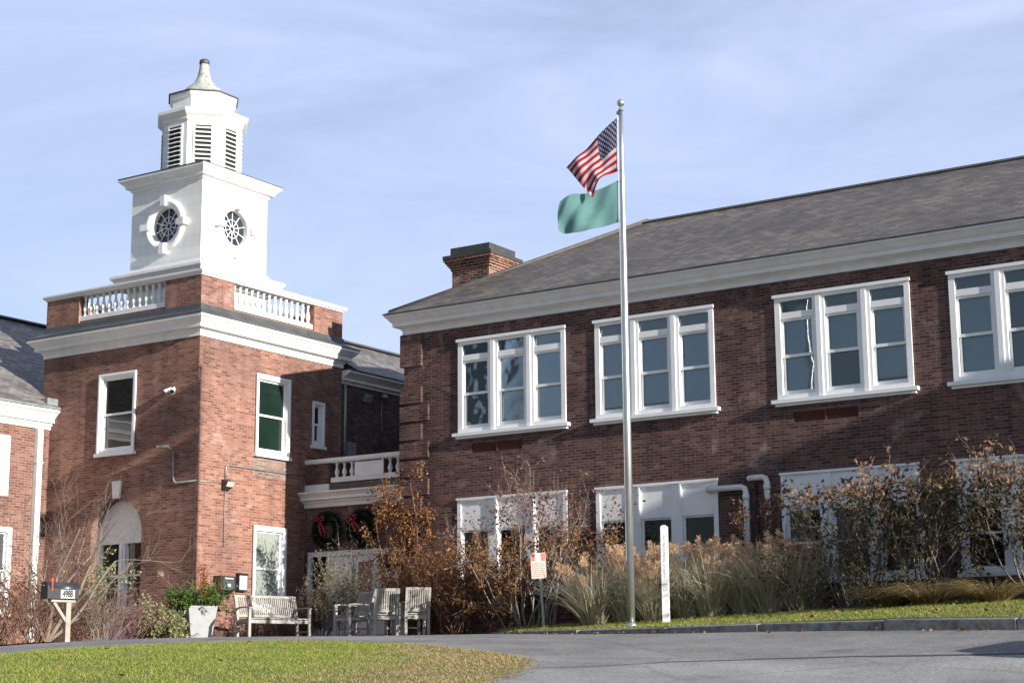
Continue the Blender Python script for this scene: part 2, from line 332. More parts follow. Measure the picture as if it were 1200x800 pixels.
def lz(x, y):     # raised lawn and bed behind the kerb
    rise = min(1., max(.25, (x+20.8)/11.))
    return gz(x, y)+.17*rise+.055*min(2, max(0, y-kerb_y(x)))
def sheet(name, poly, mat_, zf, step=.5, lift=0., skirt=0.):
    bm = bmesh.new(); vs = [bm.verts.new((x, y, 0)) for x, y in poly]; bm.faces.new(vs)
    x0 = min(p[0] for p in poly); x1 = max(p[0] for p in poly); y0 = min(p[1] for p in poly); y1 = max(p[1] for p in poly)
    for ax, a, b_ in ((0, x0, x1), (1, y0, y1)):
        k = math.ceil(a/step)*step
        while k < b_:
            co = [0, 0, 0]; no = [0, 0, 0]; co[ax] = k; no[ax] = 1
            bmesh.ops.bisect_plane(bm, geom=bm.verts[:]+bm.edges[:]+bm.faces[:], plane_co=co, plane_no=no); k += step
    bmesh.ops.triangulate(bm, faces=bm.faces[:])
    for v in bm.verts: v.co.z = zf(v.co.x, v.co.y)+lift
    bmesh.ops.recalc_face_normals(bm, faces=bm.faces[:])
    if sum(f.normal.z for f in bm.faces) < 0: bmesh.ops.reverse_faces(bm, faces=bm.faces[:])
    if skirt:
        ed = [e for e in bm.edges if e.is_boundary]
        g = bmesh.ops.extrude_edge_only(bm, edges=ed)
        for v in [q for q in g['geom'] if isinstance(q, bmesh.types.BMVert)]: v.co.z -= skirt
    for f in bm.faces: f.smooth = not skirt
    me = bpy.data.meshes.new(name); bm.to_mesh(me); bm.free()
    o = link_mesh(name, me, mat_); return o
# base earth: fine near, wide to the horizon
def earth_mat():
    m, nt, b = mat('earth'); t = uvn(nt); lk = nt.links.new
    n = N(nt, 'ShaderNodeTexNoise', inp={'Scale': .8, 'Detail': 8, 'Roughness': .7}); lk(t.outputs['Object'], n.inputs['Vector'])
    r = ramp(nt, [(.3, (.035, .028, .020)), (.6, (.075, .06, .035)), (.8, (.11, .085, .05))]); lk(n.outputs['Fac'], r.inputs[0]); lk(r.outputs[0], b.inputs['Base Color']); b.inputs['Roughness'].default_value = .95
    n2 = N(nt, 'ShaderNodeTexNoise', inp={'Scale': 18, 'Detail': 5}); lk(t.outputs['Object'], n2.inputs['Vector']); bump(nt, b, n2.outputs['Fac'], .03)
    return m
xs = [-3000, -600, -150, -70]+[x for x in np.arange(-46, 14.1, 1.)]+[40, 150, 600, 3000]
ys = [-3000, -600, -150, -40]+[y for y in np.arange(-1, 46.1, 1.)]+[70, 150, 600, 3000]
me = bpy.data.meshes.new('ground'); V = [(x, y, gz(x, y)-.06) for y in ys for x in xs]; nx = len(xs)
me.from_pydata(V, [], [(j*nx+i, j*nx+i+1, (j+1)*nx+i+1, (j+1)*nx+i) for j in range(len(ys)-1) for i in range(nx-1)])
for p in me.polygons: p.use_smooth = True
tag(link_mesh('ground', me, earth_mat()), kind='structure')
def asphalt(name, base, lo, hi):
    m, nt, b = mat(name); t = uvn(nt); lk = nt.links.new
    n = N(nt, 'ShaderNodeTexNoise', inp={'Scale': .7, 'Detail': 9, 'Roughness': .65}); lk(t.outputs['Object'], n.inputs['Vector'])
    r = ramp(nt, [(.3, tuple(q*.86 for q in lo)), (.5, base), (.7, tuple(q*1.1 for q in hi))]); lk(n.outputs['Fac'], r.inputs[0])
    n2 = N(nt, 'ShaderNodeTexNoise', inp={'Scale': 22, 'Detail': 6}); lk(t.outputs['Object'], n2.inputs['Vector'])
    n2.inputs['Roughness'].default_value = .8; r2 = ramp(nt, [(.3, (.5, .5, .5)), (.5, (1, 1, 1)), (.7, (1.8, 1.76, 1.68))]); lk(n2.outputs['Fac'], r2.inputs[0])
    mm = N(nt, 'ShaderNodeMix', data_type='RGBA', blend_type='MULTIPLY', inp={'Factor': 1.}); lk(r.outputs[0], mm.inputs['A']); lk(r2.outputs[0], mm.inputs['B'])
    n3 = N(nt, 'ShaderNodeTexNoise', inp={'Scale': .9, 'Detail': 5, 'Roughness': .55}); n3.inputs['Distortion'].default_value = .8; lk(t.outputs['Object'], n3.inputs['Vector']); r3 = ramp(nt, [(.62, (1, 1, 1)), (.72, (.72, .72, .73))]); lk(n3.outputs['Fac'], r3.inputs[0])
    m3 = N(nt, 'ShaderNodeMix', data_type='RGBA', blend_type='MULTIPLY', inp={'Factor': 1.}); lk(mm.outputs['Result'], m3.inputs['A']); lk(r3.outputs[0], m3.inputs['B']); mm = m3
    # long cracks and sealed joints
    v = N(nt, 'ShaderNodeTexVoronoi', feature='DISTANCE_TO_EDGE', inp={'Scale': .23}); 
    ad = N(nt, 'ShaderNodeMix', data_type='VECTOR', inp={'Factor': .25}); lk(t.outputs['Object'], ad.inputs['A']); lk(n.outputs['Color'], ad.inputs['B']); lk(ad.outputs['Result'], v.inputs['Vector'])
    rv = ramp(nt, [(.003, (.45, .45, .45)), (.008, (1, 1, 1))]); lk(v.outputs['Distance'], rv.inputs[0])
    m2 = N(nt, 'ShaderNodeMix', data_type='RGBA', blend_type='MULTIPLY', inp={'Factor': .4}); lk(mm.outputs['Result'], m2.inputs['A']); lk(rv.outputs[0], m2.inputs['B'])
    lk(m2.outputs['Result'], b.inputs['Base Color']); b.inputs['Roughness'].default_value = .8; b.inputs['Specular IOR Level'].default_value = .4
    bump(nt, b, n2.outputs['Fac'], .008, .8); return m
M_ASPH = asphalt('asphalt', (.205, .20, .195), (.165, .162, .16), (.25, .244, .235))
M_ASPH2 = asphalt('asphalt_older', (.24, .235, .228), (.20, .196, .19), (.28, .273, .263))
road_poly = [(-45, 13.2), (-27, 16.4), (-21.5, 17.0), (-18.6, 17.2), (-18.5, 16.8), (-18.2, 15.2), (-14.3, 12.1), (-12, 8), (-8, -1), (12, -1), (12, 23.0), (8, 24.62)]+[(x, y+.03) for x, y in KERB[::-1][1:]]+[(-22.6, 32.6), (-23.9, 32.95), (-27.7, 32.95), (-27.7, 29.0), (-27.9, 28.5), (-26.6, 26.2), (-24.8, 23.5), (-23.6, 21.2), (-25, 19.8), (-45, 17)]
tag(sheet('road', road_poly, M_ASPH, gz, .5, .0), kind='structure')
LAWN = [(-18.0, 12.2), (-18.6, 15.0), (-18.95, 16.9), (-18.75, 18.3), (-18.3, 19.5), (-17.6, 20.35), (-16.8, 20.95), (-15.75, 21.2), (-14.7, 21.0), (-13.9, 20.75), (-13.2, 20.35), (-12.85, 19.8), (-12.2, 18.7), (-11.7, 17.4), (-10.6, 14.5), (-9.5, 10), (-8.5, 4), (-8.5, -1), (-16, -1), (-17.2, 6)]
def in_poly(x, y, P):
    c = False; j = len(P)-1
    for i in range(len(P)):
        if (P[i][1] > y) != (P[j][1] > y) and x < (P[j][0]-P[i][0])*(y-P[i][1])/(P[j][1]-P[i][1])+P[i][0]: c = not c
        j = i
    return c
def turf_mat():
    m, nt, b = mat('turf'); t = uvn(nt); lk = nt.links.new
    n = N(nt, 'ShaderNodeTexNoise', inp={'Scale': 1.4, 'Detail': 9, 'Roughness': .7}); lk(t.outputs['Object'], n.inputs['Vector'])
    r = ramp(nt, [(.3, (.07, .075, .02)), (.55, (.11, .12, .03)), (.75, (.18, .15, .06))]); lk(n.outputs['Fac'], r.inputs[0]); lk(r.outputs[0], b.inputs['Base Color']); b.inputs['Roughness'].default_value = .95
    n2 = N(nt, 'ShaderNodeTexNoise', inp={'Scale': 40, 'Detail': 3}); lk(t.outputs['Object'], n2.inputs['Vector']); bump(nt, b, n2.outputs['Fac'], .03)
    return m
M_TURF = turf_mat()
tag(sheet('lawn', LAWN, M_TURF, gz, .5, .035, .06), kind='structure')
verge = [(x, y+.16) for x, y in KERB[1:]]+[(8, 29.6), (-8, 30.1), (-12, 30.0), (-15.5, 29.9), (-17.5, 29.75), (-19.0, 30.6), (-19.9, 31.2)]
tag(sheet('verge', verge, M_TURF, lz, .5, .0, .1), kind='structure')
bed = [(-21.3, 32.0), (-20.1, 30.9), (-19.0, 30.3), (-17.5, 29.5), (-15.5, 29.7), (-12, 29.8), (-8, 29.9), (8, 29.4), (8, 31.9), (-23.8, 31.9), (-23.7, 31.3)]
tag(sheet('planting_bed', bed, M_SOIL, lambda x, y: (lz(x, y) if x > -20 else gz(x, y)+.03), .5, .012, .1), kind='structure')
bed2 = [(-24.0, 31.2), (-22.8, 30.2), (-21.4, 29.9), (-20.4, 30.2), (-20.6, 31.3), (-23.9, 31.8)]
tag(sheet('soil_bed', bed2, M_SOIL, gz, .5, .02), kind='structure')
bed3 = [(-34, 29.1), (-34, 20.2), (-24.2, 20.6), (-24.0, 21.3), (-25.2, 23.4), (-27.0, 26.0), (-28.2, 28.2), (-28.0, 29.1)]
tag(sheet('leafy_bed', bed3, M_SOIL, gz, .5, .02), kind='structure')
bed4 = [(-27.7, 31.0), (-26.4, 30.5), (-24.2, 30.9), (-24.3, 32.0), (-25.8, 32.5), (-27.7, 32.4)]
tag(sheet('entrance_bed', bed4, M_SOIL, gz, .5, .02), kind='structure')

# kerb of granite blocks with joints and uneven faces
kb = MB()
def resample(P, step):
    out = [P[0]]; acc = 0
    for a, b_ in zip(P, P[1:]):
        l = math.dist(a, b_); k = 0
        n = max(1, round(l/step))
        for i in range(1, n+1): out.append((a[0]+(b_[0]-a[0])*i/n, a[1]+(b_[1]-a[1])*i/n))
    return out
kp = resample(KERB, 1.9)
for a, b_ in zip(kp, kp[1:]):
    A = Vector((*a, 0)); B_ = Vector((*b_, 0)); d = (B_-A).normalized(); nrm = Vector((-d.y, d.x, 0)); l = (B_-A).length
    g = .012; j = random.uniform(-.014, .014)
    q = []
    for t_ in (g, l-g):
        for w_ in (0., .15):
            p = A+d*t_+nrm*(w_+j); q.append(p)
    top = [lz(p.x, p.y)+random.uniform(-.015, .015) for p in q]; bot = [gz(p.x, p.y)-.2 for p in q]
    v0 = len(kb.v)
    ch = .02
    ql = [q[0], q[1], q[3], q[2]]; tl = [top[0], top[1], top[3], top[2]]; bl = [bot[0], bot[1], bot[3], bot[2]]
    c_ = sum(ql, Vector())/4
    for p, z in zip(ql, bl): kb.v.append(Vector((p.x, p.y, z)))
    for p, z in zip(ql, tl): kb.v.append(Vector((p.x, p.y, z-ch)))
    for p, z in zip(ql, tl):
        e = p+(c_-p).normalized()*ch*1.2; kb.v.append(Vector((e.x, e.y, z)))
    for lv in (0, 4):
        for k in range(4):
            a_ = v0+lv+k; b2 = v0+lv+(k+1) % 4; kb.f.append([b2, a_, a_+4, b2+4]); kb.mi.append(0); kb.sm.append(False)
    kb.f.append([v0+11, v0+10, v0+9, v0+8]); kb.mi.append(0); kb.sm.append(False)
tag(kb.build('kerb', M_GRANITE), kind='structure')
# older asphalt panel nearest the viewer, its tarred edge
older = [(-12.5, 19.1), (-11.2, 20.9), (-10.2, 21.75), (-9.2, 22.35), (-7.1, 23.0), (-2, 23.4), (12, 22.5), (12, -1), (-7.9, -1), (-9.3, 8), (-11, 15)]
tag(sheet('older_asphalt', [(-11.95, 18.95)]+older[1:-1]+[(-10.9, 15.5)], M_ASPH2, gz, .5, .006), kind='structure')
tar = [(-12.25, 19.0), (-11.25, 20.85), (-10.2, 21.72), (-9.2, 22.32), (-7.1, 22.96), (-2, 23.38)]
tag(sheet('tar_joint', tar+[(x+.05, y+.16) for x, y in tar[::-1]], plain('tar', (.06, .06, .06), .7, .2, 5), gz, .5, .010), kind='structure')

# ------------------------------------------------------------ windows
def sash_window(parent, F, x0, x1, z0, z1, gl, gl2=None, rec=.07, fw_=.09, sill=True, part_name='window', muntin=False):
    """double-hung window in wall frame F, opening x0..x1, z0..z1"""
    w = MB(F); d0 = rec-.09
    w.box(x0, x0+fw_, d0, rec+.08, z0, z1); w.box(x1-fw_, x1, d0, rec+.08, z0, z1)
    w.box(x0+fw_, x1-fw_, d0, rec+.08, z1-fw_, z1); w.box(x0+fw_, x1-fw_, d0, rec+.08, z0, z0+.07)
    # backband moulding
    w.box(x0-.025, x0+.03, d0-.03, d0-.001, z0, z1+.025); w.box(x1-.03, x1+.025, d0-.03, d0-.001, z0, z1+.025); w.box(x0+.031, x1-.031, d0-.03, d0-.001, z1-.03, z1+.025)
    wo_ = w.build(part_name, M_WFRAME, parent)
    a, b_ = x0+fw_, x1-fw_; zb, zt = z0+.07, z1-fw_; zm = (zb+zt)/2
    s = MB(F)
    for (za, zb_, yo) in ((zm-.025, zt, rec-.02), (zb, zm+.025, rec+.015)):
        s.box(a, a+.045, yo, yo+.04, za, zb_); s.box(b_-.045, b_, yo, yo+.04, za, zb_)
        s.box(a+.045, b_-.045, yo, yo+.04, zb_-.045, zb_); s.box(a+.045, b_-.045, yo, yo+.04, za, za+(.05 if za == zm-.025 else .075))
    s.build('sash', M_WFRAME, wo_)
    g = MB(F); g.box(a+.03, b_-.03, rec+.0, rec+.012, zm-.0, zt-.03); g.build('pane', gl, wo_)
    g = MB(F); g.box(a+.03, b_-.03, rec+.035, rec+.047, zb+.03, zm); g.build('pane', gl2 or gl, wo_)
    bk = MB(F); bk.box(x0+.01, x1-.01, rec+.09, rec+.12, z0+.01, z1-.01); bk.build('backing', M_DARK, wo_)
    if sill:
        q = MB(F); q.box(x0-.06, x1+.06, d0-.07, d0+.10, z0-.085, z0-.002); q.build('sill', M_WFRAME, wo_)
    return wo_

M_PANE = bpy.data.materials.new('clear_pane'); M_PANE.use_nodes = True; nt = M_PANE.node_tree; nt.nodes.clear()
o_ = N(nt, 'ShaderNodeOutputMaterial'); tr_ = N(nt, 'ShaderNodeBsdfTransparent', inp={'Color': (.95, .97, .99, 1)}); gl_ = N(nt, 'ShaderNodeBsdfGlossy', inp={'Roughness': .015}); fr_ = N(nt, 'ShaderNodeFresnel', inp={'IOR': 1.75}); mi_ = N(nt, 'ShaderNodeMixShader')
t_ = uvn(nt); nz_ = N(nt, 'ShaderNodeTexNoise', inp={'Scale': 1.5, 'Detail': 2}); nt.links.new(t_.outputs['Object'], nz_.inputs['Vector']); bp_ = N(nt, 'ShaderNodeBump', inp={'Strength': .3, 'Distance': .012}); nt.links.new(nz_.outputs['Fac'], bp_.inputs['Height']); nt.links.new(bp_.outputs[0], gl_.inputs['Normal'])
nt.links.new(fr_.outputs[0], mi_.inputs[0]); nt.links.new(tr_.outputs[0], mi_.inputs[1]); nt.links.new(gl_.outputs[0], mi_.inputs[2]); nt.links.new(mi_.outputs[0], o_.inputs[0])
def blind_mat(name, c):
    m, nt, b = mat(name); t = uvn(nt); w_ = N(nt, 'ShaderNodeTexWave', wave_type='BANDS', bands_direction='Y', inp={'Scale': 6.3, 'Distortion': .4, 'Detail': 1}); nt.links.new(t.outputs['UV'], w_.inputs['Vector'])
    r = ramp(nt, [(0, tuple(q*.86 for q in c)), (1, c)]); nt.links.new(w_.outputs['Fac'], r.inputs[0]); nt.links.new(r.outputs[0], b.inputs['Base Color']); b.inputs['Roughness'].default_value = .8; return m
BL = {'b': blind_mat('blue_grey_blind', (.44, .58, .69)), 's': blind_mat('slate_blind', (.46, .56, .63)), 'g': blind_mat('grey_transom_board', (.20, .205, .215)), 'd': blind_mat('dim_blind', (.17, .19, .21))}
rb = random.Random(4)
def triple_upper(parent, F, x0, glasses):
    """classroom window: three double-hung lights under transoms; 2.88 wide, z 5.53..7.74"""
    x1 = x0+2.88; z0, z1 = 5.60, 7.74; rec = .05
    m = MB(F); d0 = -.03
    lights = [(x0+.12, x0+.83), (x0+1.09, x0+1.80), (x0+2.06, x0+2.77)]
    m.box(x0, lights[0][0], d0, .14, z0, z1); m.box(lights[2][1], x1, d0, .14, z0, z1)
    for a, b_ in ((lights[0][1], lights[1][0]), (lights[1][1], lights[2][0])):
        m.box(a, b_, d0, .14, z0, z1-.08); c = (a+b_)/2; m.box(c-.05, c+.05, d0-.03, d0-.001, z0, z1-.08)
    m.box(lights[0][0], lights[2][1], d0, .14, z1-.08, z1) if False else None
    for a, b_ in lights:
        m.box(a, b_, d0, .14, z1-.10, z1); m.box(a, b_, d0+.01, .14, 7.27, 7.40); m.box(a, b_, d0, .14, z0, z0+.10)
    for a, b_ in ((lights[0][1], lights[1][0]), (lights[1][1], lights[2][0])): m.box(a, b_, d0, .14, z1-.079, z1)
    m.box(x0-.03, x1+.03, d0-.045, d0-.001, z1-.03, z1+.035)
    wo_ = m.build('window', M_WFRAME, parent)
    for (a, b_), (gt, g1, g2) in zip(lights, glasses):
        g = MB(F); g.box(a-.01, b_+.01, .03, .036, 7.39, 7.65); g.build('pane', M_PANE, wo_); g = MB(F); g.box(a-.02, b_+.02, .10, .105, 7.36, 7.66); g.build('transom_board', BL['g'], wo_)
        s = MB(F); zb, zt, zm = z0+.10, 7.27, 6.50
        for (za, zc, yo) in ((zm-.03, zt, .02), (zb, zm+.03, .06)):
            s.box(a, a+.05, yo, yo+.04, za, zc); s.box(b_-.05, b_, yo, yo+.04, za, zc)
            s.box(a+.05, b_-.05, yo, yo+.04, zc-.05, zc); s.box(a+.05, b_-.05, yo, yo+.04, za, za+(.06 if zc == zt else .09))
        s.build('sash', M_WFRAME, wo_)
        g = MB(F); g.box(a+.04, b_-.04, .04, .046, zm, zt-.04); g.build('pane', M_PANE, wo_)
        g = MB(F); g.box(a+.04, b_-.04, .08, .086, zb+.05, zm); g.build('pane', M_PANE, wo_)
        code = {id(M_GL_BLUE): 'b', id(M_GL_BLUE2): 's', id(M_GL_SHADE): 's', id(M_GL_GREY): 'd'}.get(id(g1))
        if code:
            lo_ = zb+rb.choice((.0, .0, .06, .16)) if g2 is not M_GL_DARK else zm-rb.uniform(0, .12)
            g = MB(F); g.box(a-.01, b_+.01, .125, .13, lo_, zt+.02); g.build('blind', BL[code], wo_)
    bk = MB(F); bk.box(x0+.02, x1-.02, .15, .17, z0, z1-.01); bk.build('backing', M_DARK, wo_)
    s = MB(F); s.box(x0-.10, x1+.10, -.13, .10, z0-.075, z0-.002); s.box(x0-.04, x1+.04, -.07, .1, z0-.13, z0-.077); s.build('sill', M_WFRAME, wo_)
    return wo_
def triple_lower(parent, F, x0, glasses):
    x1 = x0+2.90; z0, z1 = 1.98, 4.10; zp = 3.40
    m = MB(F); d0 = -.02
    lights = [(x0+.10, x0+.83), (x0+1.09, x0+1.81), (x0+2.07, x0+2.80)]
    m.box(x0, lights[0][0], d0, .14, z0, z1); m.box(lights[2][1], x1, d0, .14, z0, z1)
    for a, b_ in ((lights[0][1], lights[1][0]), (lights[1][1], lights[2][0])):
        m.box(a, b_, d0, .14, z0, z1); m.box(b_-.05, b_-.01, d0-.028, d0-.001, zp-.1, z1-.02)
    for a, b_ in lights: m.box(a, b_, d0, .14, z0, z0+.08)
    m.box(x0-.02, x1+.02, d0-.03, d0-.001, z1-.02, z1+.03)
    wo_ = m.build('window', M_WFRAME, parent)
    p = MB(F)
    for a, b_ in lights: p.box(a, b_, .005, .10, zp, z1-.002)
    p.build('blanking_panel', M_WFRAME, wo_, 'flat white board closing the upper third')
    for (a, b_), (g1, g2) in zip(lights, glasses):
        s = MB(F); zb, zt, zm = z0+.08, zp, 2.72
        for (za, zc, yo) in ((zm-.02, zt, .05), (zb, zm+.03, .09)):
            s.box(a, a+.04, yo, yo+.04, za, zc); s.box(b_-.04, b_, yo, yo+.04, za, zc)
            s.box(a+.04, b_-.04, yo, yo+.04, zc-.04, zc); s.box(a+.04, b_-.04, yo, yo+.04, za, za+.04)
        s.build('sash', M_WFRAME, wo_)
        g = MB(F); g.box(a+.03, b_-.03, .07, .08, zm, zt-.03); g.build('pane', g1, wo_)
        g = MB(F); g.box(a+.03, b_-.03, .11, .12, zb+.02, zm); g.build('pane', g2, wo_)
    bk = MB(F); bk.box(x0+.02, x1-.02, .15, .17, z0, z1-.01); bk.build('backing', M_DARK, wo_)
    s = MB(F); s.box(x0-.06, x1+.06, -.11, .08, z0-.075, z0-.002); s.build('sill', M_WFRAME, wo_)
    return wo_

# ------------------------------------------------------------ right wing
XR, YR = -23.87, 31.845
XE = 2.2
wing = thing('school_wing', 'long dark brick school wing with slate hip roof and triple windows at right', 'school building', (XR, YR, 1.1))
F = frame_front(0, YR)
UP = [-22.31, -18.67, -14.39, -10.72, -6.45]; LO = [-22.34, -18.71, -14.40, -10.78, -6.45]
holes = [(x, x+2.88, 5.60, 7.74) for x in UP]+[(x, x+2.90, 1.98, 4.10) for x in LO]
VENT = [(-21.95, -20.59, 5.13, 5.34), (-14.07, -12.69, 5.13, 5.34)]
w = MB(F); wall_holes(w, XR, XE+.3, .5, 8.2, holes+VENT, 0, .2)
w.F = Matrix()
w.quad((XR, 40.37, .5), (XR, YR, .5), (XR, YR, 8.2), (XR, 40.37, 8.2))
w.quad((11.3, 40.37, .5), (XR, 40.37, .5), (XR, 40.37, 8.2), (11.3, 40.37, 8.2))
# the arm of the wing that comes forward beyond the picture's right edge
YF = 28.0
w.quad((XE, YF, .5), (11.3, YF, .5), (11.3, YF, 8.2), (XE, YF, 8.2)); w.quad((11.3, YF, .5), (11.3, 40.37, .5), (11.3, 40.37, 8.2), (11.3, YF, 8.2)); w.quad((XE, YR, .5), (XE, YF, .5), (XE, YF, 8.2), (XE, YR, 8.2))
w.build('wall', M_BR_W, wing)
bkw = MB(); bkw.box(XR+.25, XE, YR+.205, YR+.25, .6, 8.1); bkw.build('dark_filler', M_DARK, wing)  # near-black filler behind the openings, indoor gloom put into its colour
for x, h in zip(VENT, range(2)):
    v = MB(F)
    for k in range(5): v.boxm(Matrix.Translation(((x[0]+x[1])/2, .03, x[2]+.025+k*.042)) @ Matrix.Rotation(.6, 4, 'X'), x[1]-x[0]-.02, .012, .05)
    v.box(x[0], x[1], .09, .1, x[2], x[3]); v.box((x[0]+x[1])/2-.015, (x[0]+x[1])/2+.015, -.002, .05, x[2], x[3]); v.build('vent_grille', M_REDV, wing)
# quoins
for k in range(14):
    z1 = 7.22-.43*k if k else 8.06
    z0 = z1-.365 if k else 7.29
    if z1 < 1.0: break
    wd = .54 if k % 2 else .74
    if k == 0: wd = .54
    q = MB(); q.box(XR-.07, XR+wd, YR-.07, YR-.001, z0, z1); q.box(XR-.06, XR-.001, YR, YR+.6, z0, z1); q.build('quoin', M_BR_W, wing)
CORN = [(0.0, 8.07), (.03, 8.07), (.03, 8.17), (.055, 8.175), (.055, 8.20), (.10, 8.215), (.13, 8.24), (.20, 8.25), (.20, 8.34), (.215, 8.345), (.25, 8.38), (.29, 8.44), (.32, 8.475), (.345, 8.48), (.345, 8.525), (0, 8.53)]
c = MB(); c.sweep([(XR, 40.37), (XR, YR), (XE, YR), (XE, YF), (11.3, YF), (11.3, 40.37)], CORN); c.build('cornice', M_WHITE_OLD, wing)
c = MB(); c.sweep([(XR, 40.37), (XR, YR), (XE, YR), (XE, YF), (11.3, YF), (11.3, 40.37)], [(0, 8.532), (.375, 8.532), (.375, 8.556), (.0, 8.57)]); c.build('drip_edge', M_LEAD, wing)
# roof
rf = MB(); o_ = .36; ze = 8.557; m_ = .555
xl, yf, yb = XR-o_, YR-o_, 40.37+o_; ym = (yf+yb)/2; hl = ym-yf; zr = ze+m_*hl
xr_ = 11.3+o_; xw0 = XE-o_; xm = (xw0+xr_)/2; hw = xm-xw0; zw = ze+m_*hw; yv = yf+hw
rf.quad((xl, yf, ze), (xw0, yf, ze), (xw0+hl, ym, zr), (xl+hl, ym, zr))
rf.quad((xl, yb, ze), (xl, yf, ze), (xl+hl, ym, zr))
rf.quad((xr_, yb, ze), (xl, yb, ze), (xl+hl, ym, zr), (xr_, ym, zr))
zw = 10.82
rf.quad((xw0, ym, ze), (xw0, YF-.2, ze), (xm, YF-.2, zw), (xm, ym, zw)); rf.quad((xr_, YF-.2, ze), (xr_, ym, ze), (xm, ym, zw), (xm, YF-.2, zw))
gw = MB(); gw.quad((XE, YF+.002, 8.15), (11.3, YF+.002, 8.15), (11.3, YF+.002, ze-.01), (xm, YF+.002, zw-.06), (XE, YF+.002, ze-.01)); gw.build('gable', M_BR_W, wing)
ro = rf.build('roof', M_SLATE, wing)
rg = MB()
rg.tube([(xl+.1, yf+.1, ze+.05), (xl+hl, ym, zr+.03)], .055, 6); rg.tube([(xl+.1, yb-.1, ze+.05), (xl+hl, ym, zr+.03)], .055, 6)
rg.bar((xl+hl-.1, ym-.07, zr-.02), (xw0+hl, ym-.07, zr-.02), .18, .03, up=(0, -.45, 1)); rg.bar((xl+hl-.1, ym+.07, zr-.02), (xw0+hl, ym+.07, zr-.02), .18, .03, up=(0, .45, 1)); rg.tube([(xl+hl-.12, ym, zr+.01), (xw0+hl, ym, zr+.01)], .03, 6)
rg.build('ridge_cap', plain('ridge_slate', (.085, .078, .072), .7, .2, 4), ro)
# chimney with corbelled head
ch = MB(); cx0, cx1, cy0, cy1 = -23.65, -22.565, 33.49, 34.58
ch.box(cx0, cx1, cy0, cy1, 8.3, 9.93)
for k in range(5): e = .03+.033*k; ch.box(cx0-e, cx1+e, cy0-e, cy1+e, 9.93+.05*k, 9.975+.05*k)
ch.box(cx0-.02, cx1+.02, cy0-.02, cy1+.02, 9.90, 10.2)
cho = ch.build('chimney', brick('chimney_brick', [(0, (.05, .022, .018)), (.5, (.14, .05, .032)), (1, (.26, .10, .06))], (.36, .31, .27), stain_amt=.75, stain=(.3, .28, .28), pale=(.62, .55, .5), seed=1.1), ro)
cp = MB(); cp.box(cx0-.17, cx1+.17, cy0-.17, cy1+.17, 10.185, 10.27); cp.box(cx0-.03, cx1+.03, cy0-.03, cy1+.03, 10.271, 10.48); cp.build('chimney_cap', plain('sooty_mortar', (.05, .05, .052), .85, .25, 3), cho)
B, D_, G, T = M_GL_BLUE, M_GL_DARK, M_GL_GREY, M_GL_TRANS
triple_upper(wing, F, UP[0], [(T, G, G), (T, G, G), (T, B, B)])
B2, BS = M_GL_BLUE2, M_GL_SHADE
triple_upper(wing, F, UP[1], [(T, B2, BS), (T, B, B2), (T, B, B)])
triple_upper(wing, F, UP[2], [(T, B, B2), (T, BS, D_), (T, B2, B)])
triple_upper(wing, F, UP[3], [(T, BS, B2), (T, G, BS), (T, B, B)])
triple_upper(wing, F, UP[4], [(T, B, B), (T, B, B), (T, B, G)])
for x in LO: triple_lower(wing, F, x, [(D_, D_), (D_, D_), (D_, G)])
# pale drain pipes leaving the wall
for xa, za, xb, lab in ((-15.93, 3.89, -15.10, 'white waste pipe elbow nearest the middle windows'), (-14.98, 4.06, -14.63, 'shorter white waste pipe elbow')):
    p = MB(); y = YR-.17
    p.tube([(xa, y+.0, za), (xb-.1, y, za), (xb-.03, y, za-.03), (xb, y, za-.10), (xb, y, 1.0)], .062, 10)
    p.tube([(xa-.0, y, za), (xa-.06, y+.05, za), (xa-.08, YR+.02, za)], .06, 10); p.tube([(xb, y, za-.16), (xb, y, za-.26)], .075, 10)
    p.build('waste_pipe', M_PVC, wing, lab)
p = MB(); p.tube([(-14.93, YR-.05, 3.95), (-14.93, YR-.05, 1.0)], .028, 6); p.build('cable_conduit', M_BLACK, wing)

# ------------------------------------------------------------ tower
TX0, TX1, TY0, TY1 = -33.09, -27.81, 29.13, 34.41
TCX, TCY = -30.45, 31.77
tower = thing('clock_tower', 'square red brick entrance tower with white balustrade and cupola', 'tower', (TCX, TY0, 1.05))
FF = frame_front(0, TY0); FR = frame_right(TX1, 0)
AX0, AX1, ASP = -31.19, -29.50, 3.56; AR = (AX1-AX0)/2; ACX = (AX0+AX1)/2
w = MB(FF)
wall_holes(w, TX0, TX1, .5, 8.2, [(-31.05, -29.84, 5.53, 7.45)], 0, .15) if False else None
hl_ = [(-31.05, -29.84, 5.53, 7.45), (AX0, AX1, .5, ASP+AR)]
xs_ = None
mbw = MB(FF)
# plain faces, the arch's box left out
wall_holes(mbw, TX0, TX1, .5, 8.2, hl_, 0, .0)
mbw.f = [f for f in mbw.f]
seg = 20
arc = [(ACX+AR*math.cos(math.pi*k/seg), ASP+AR*math.sin(math.pi*k/seg)) for k in range(seg+1)]
for side in (0, 1):
    pts = arc[:seg//2+1] if side == 0 else arc[seg//2:]
    cxn = (AX1, ASP+AR) if side == 0 else (AX0, ASP+AR)
    for a, b_ in zip(pts, pts[1:]):
        mbw.quad((cxn[0], 0, cxn[1]), (b_[0], 0, b_[1]), (a[0], 0, a[1]))
AD = .30
for a, b_ in zip(arc, arc[1:]): mbw.quad((a[0], 0, a[1]), (b_[0], 0, b_[1]), (b_[0], AD, b_[1]), (a[0], AD, a[1]))
mbw.quad((AX0, 0, .5), (AX0, 0, ASP), (AX0, AD, ASP), (AX0, AD, .5)); mbw.quad((AX1, 0, .5), (AX1, AD, .5), (AX1, AD, ASP), (AX1, 0, ASP))
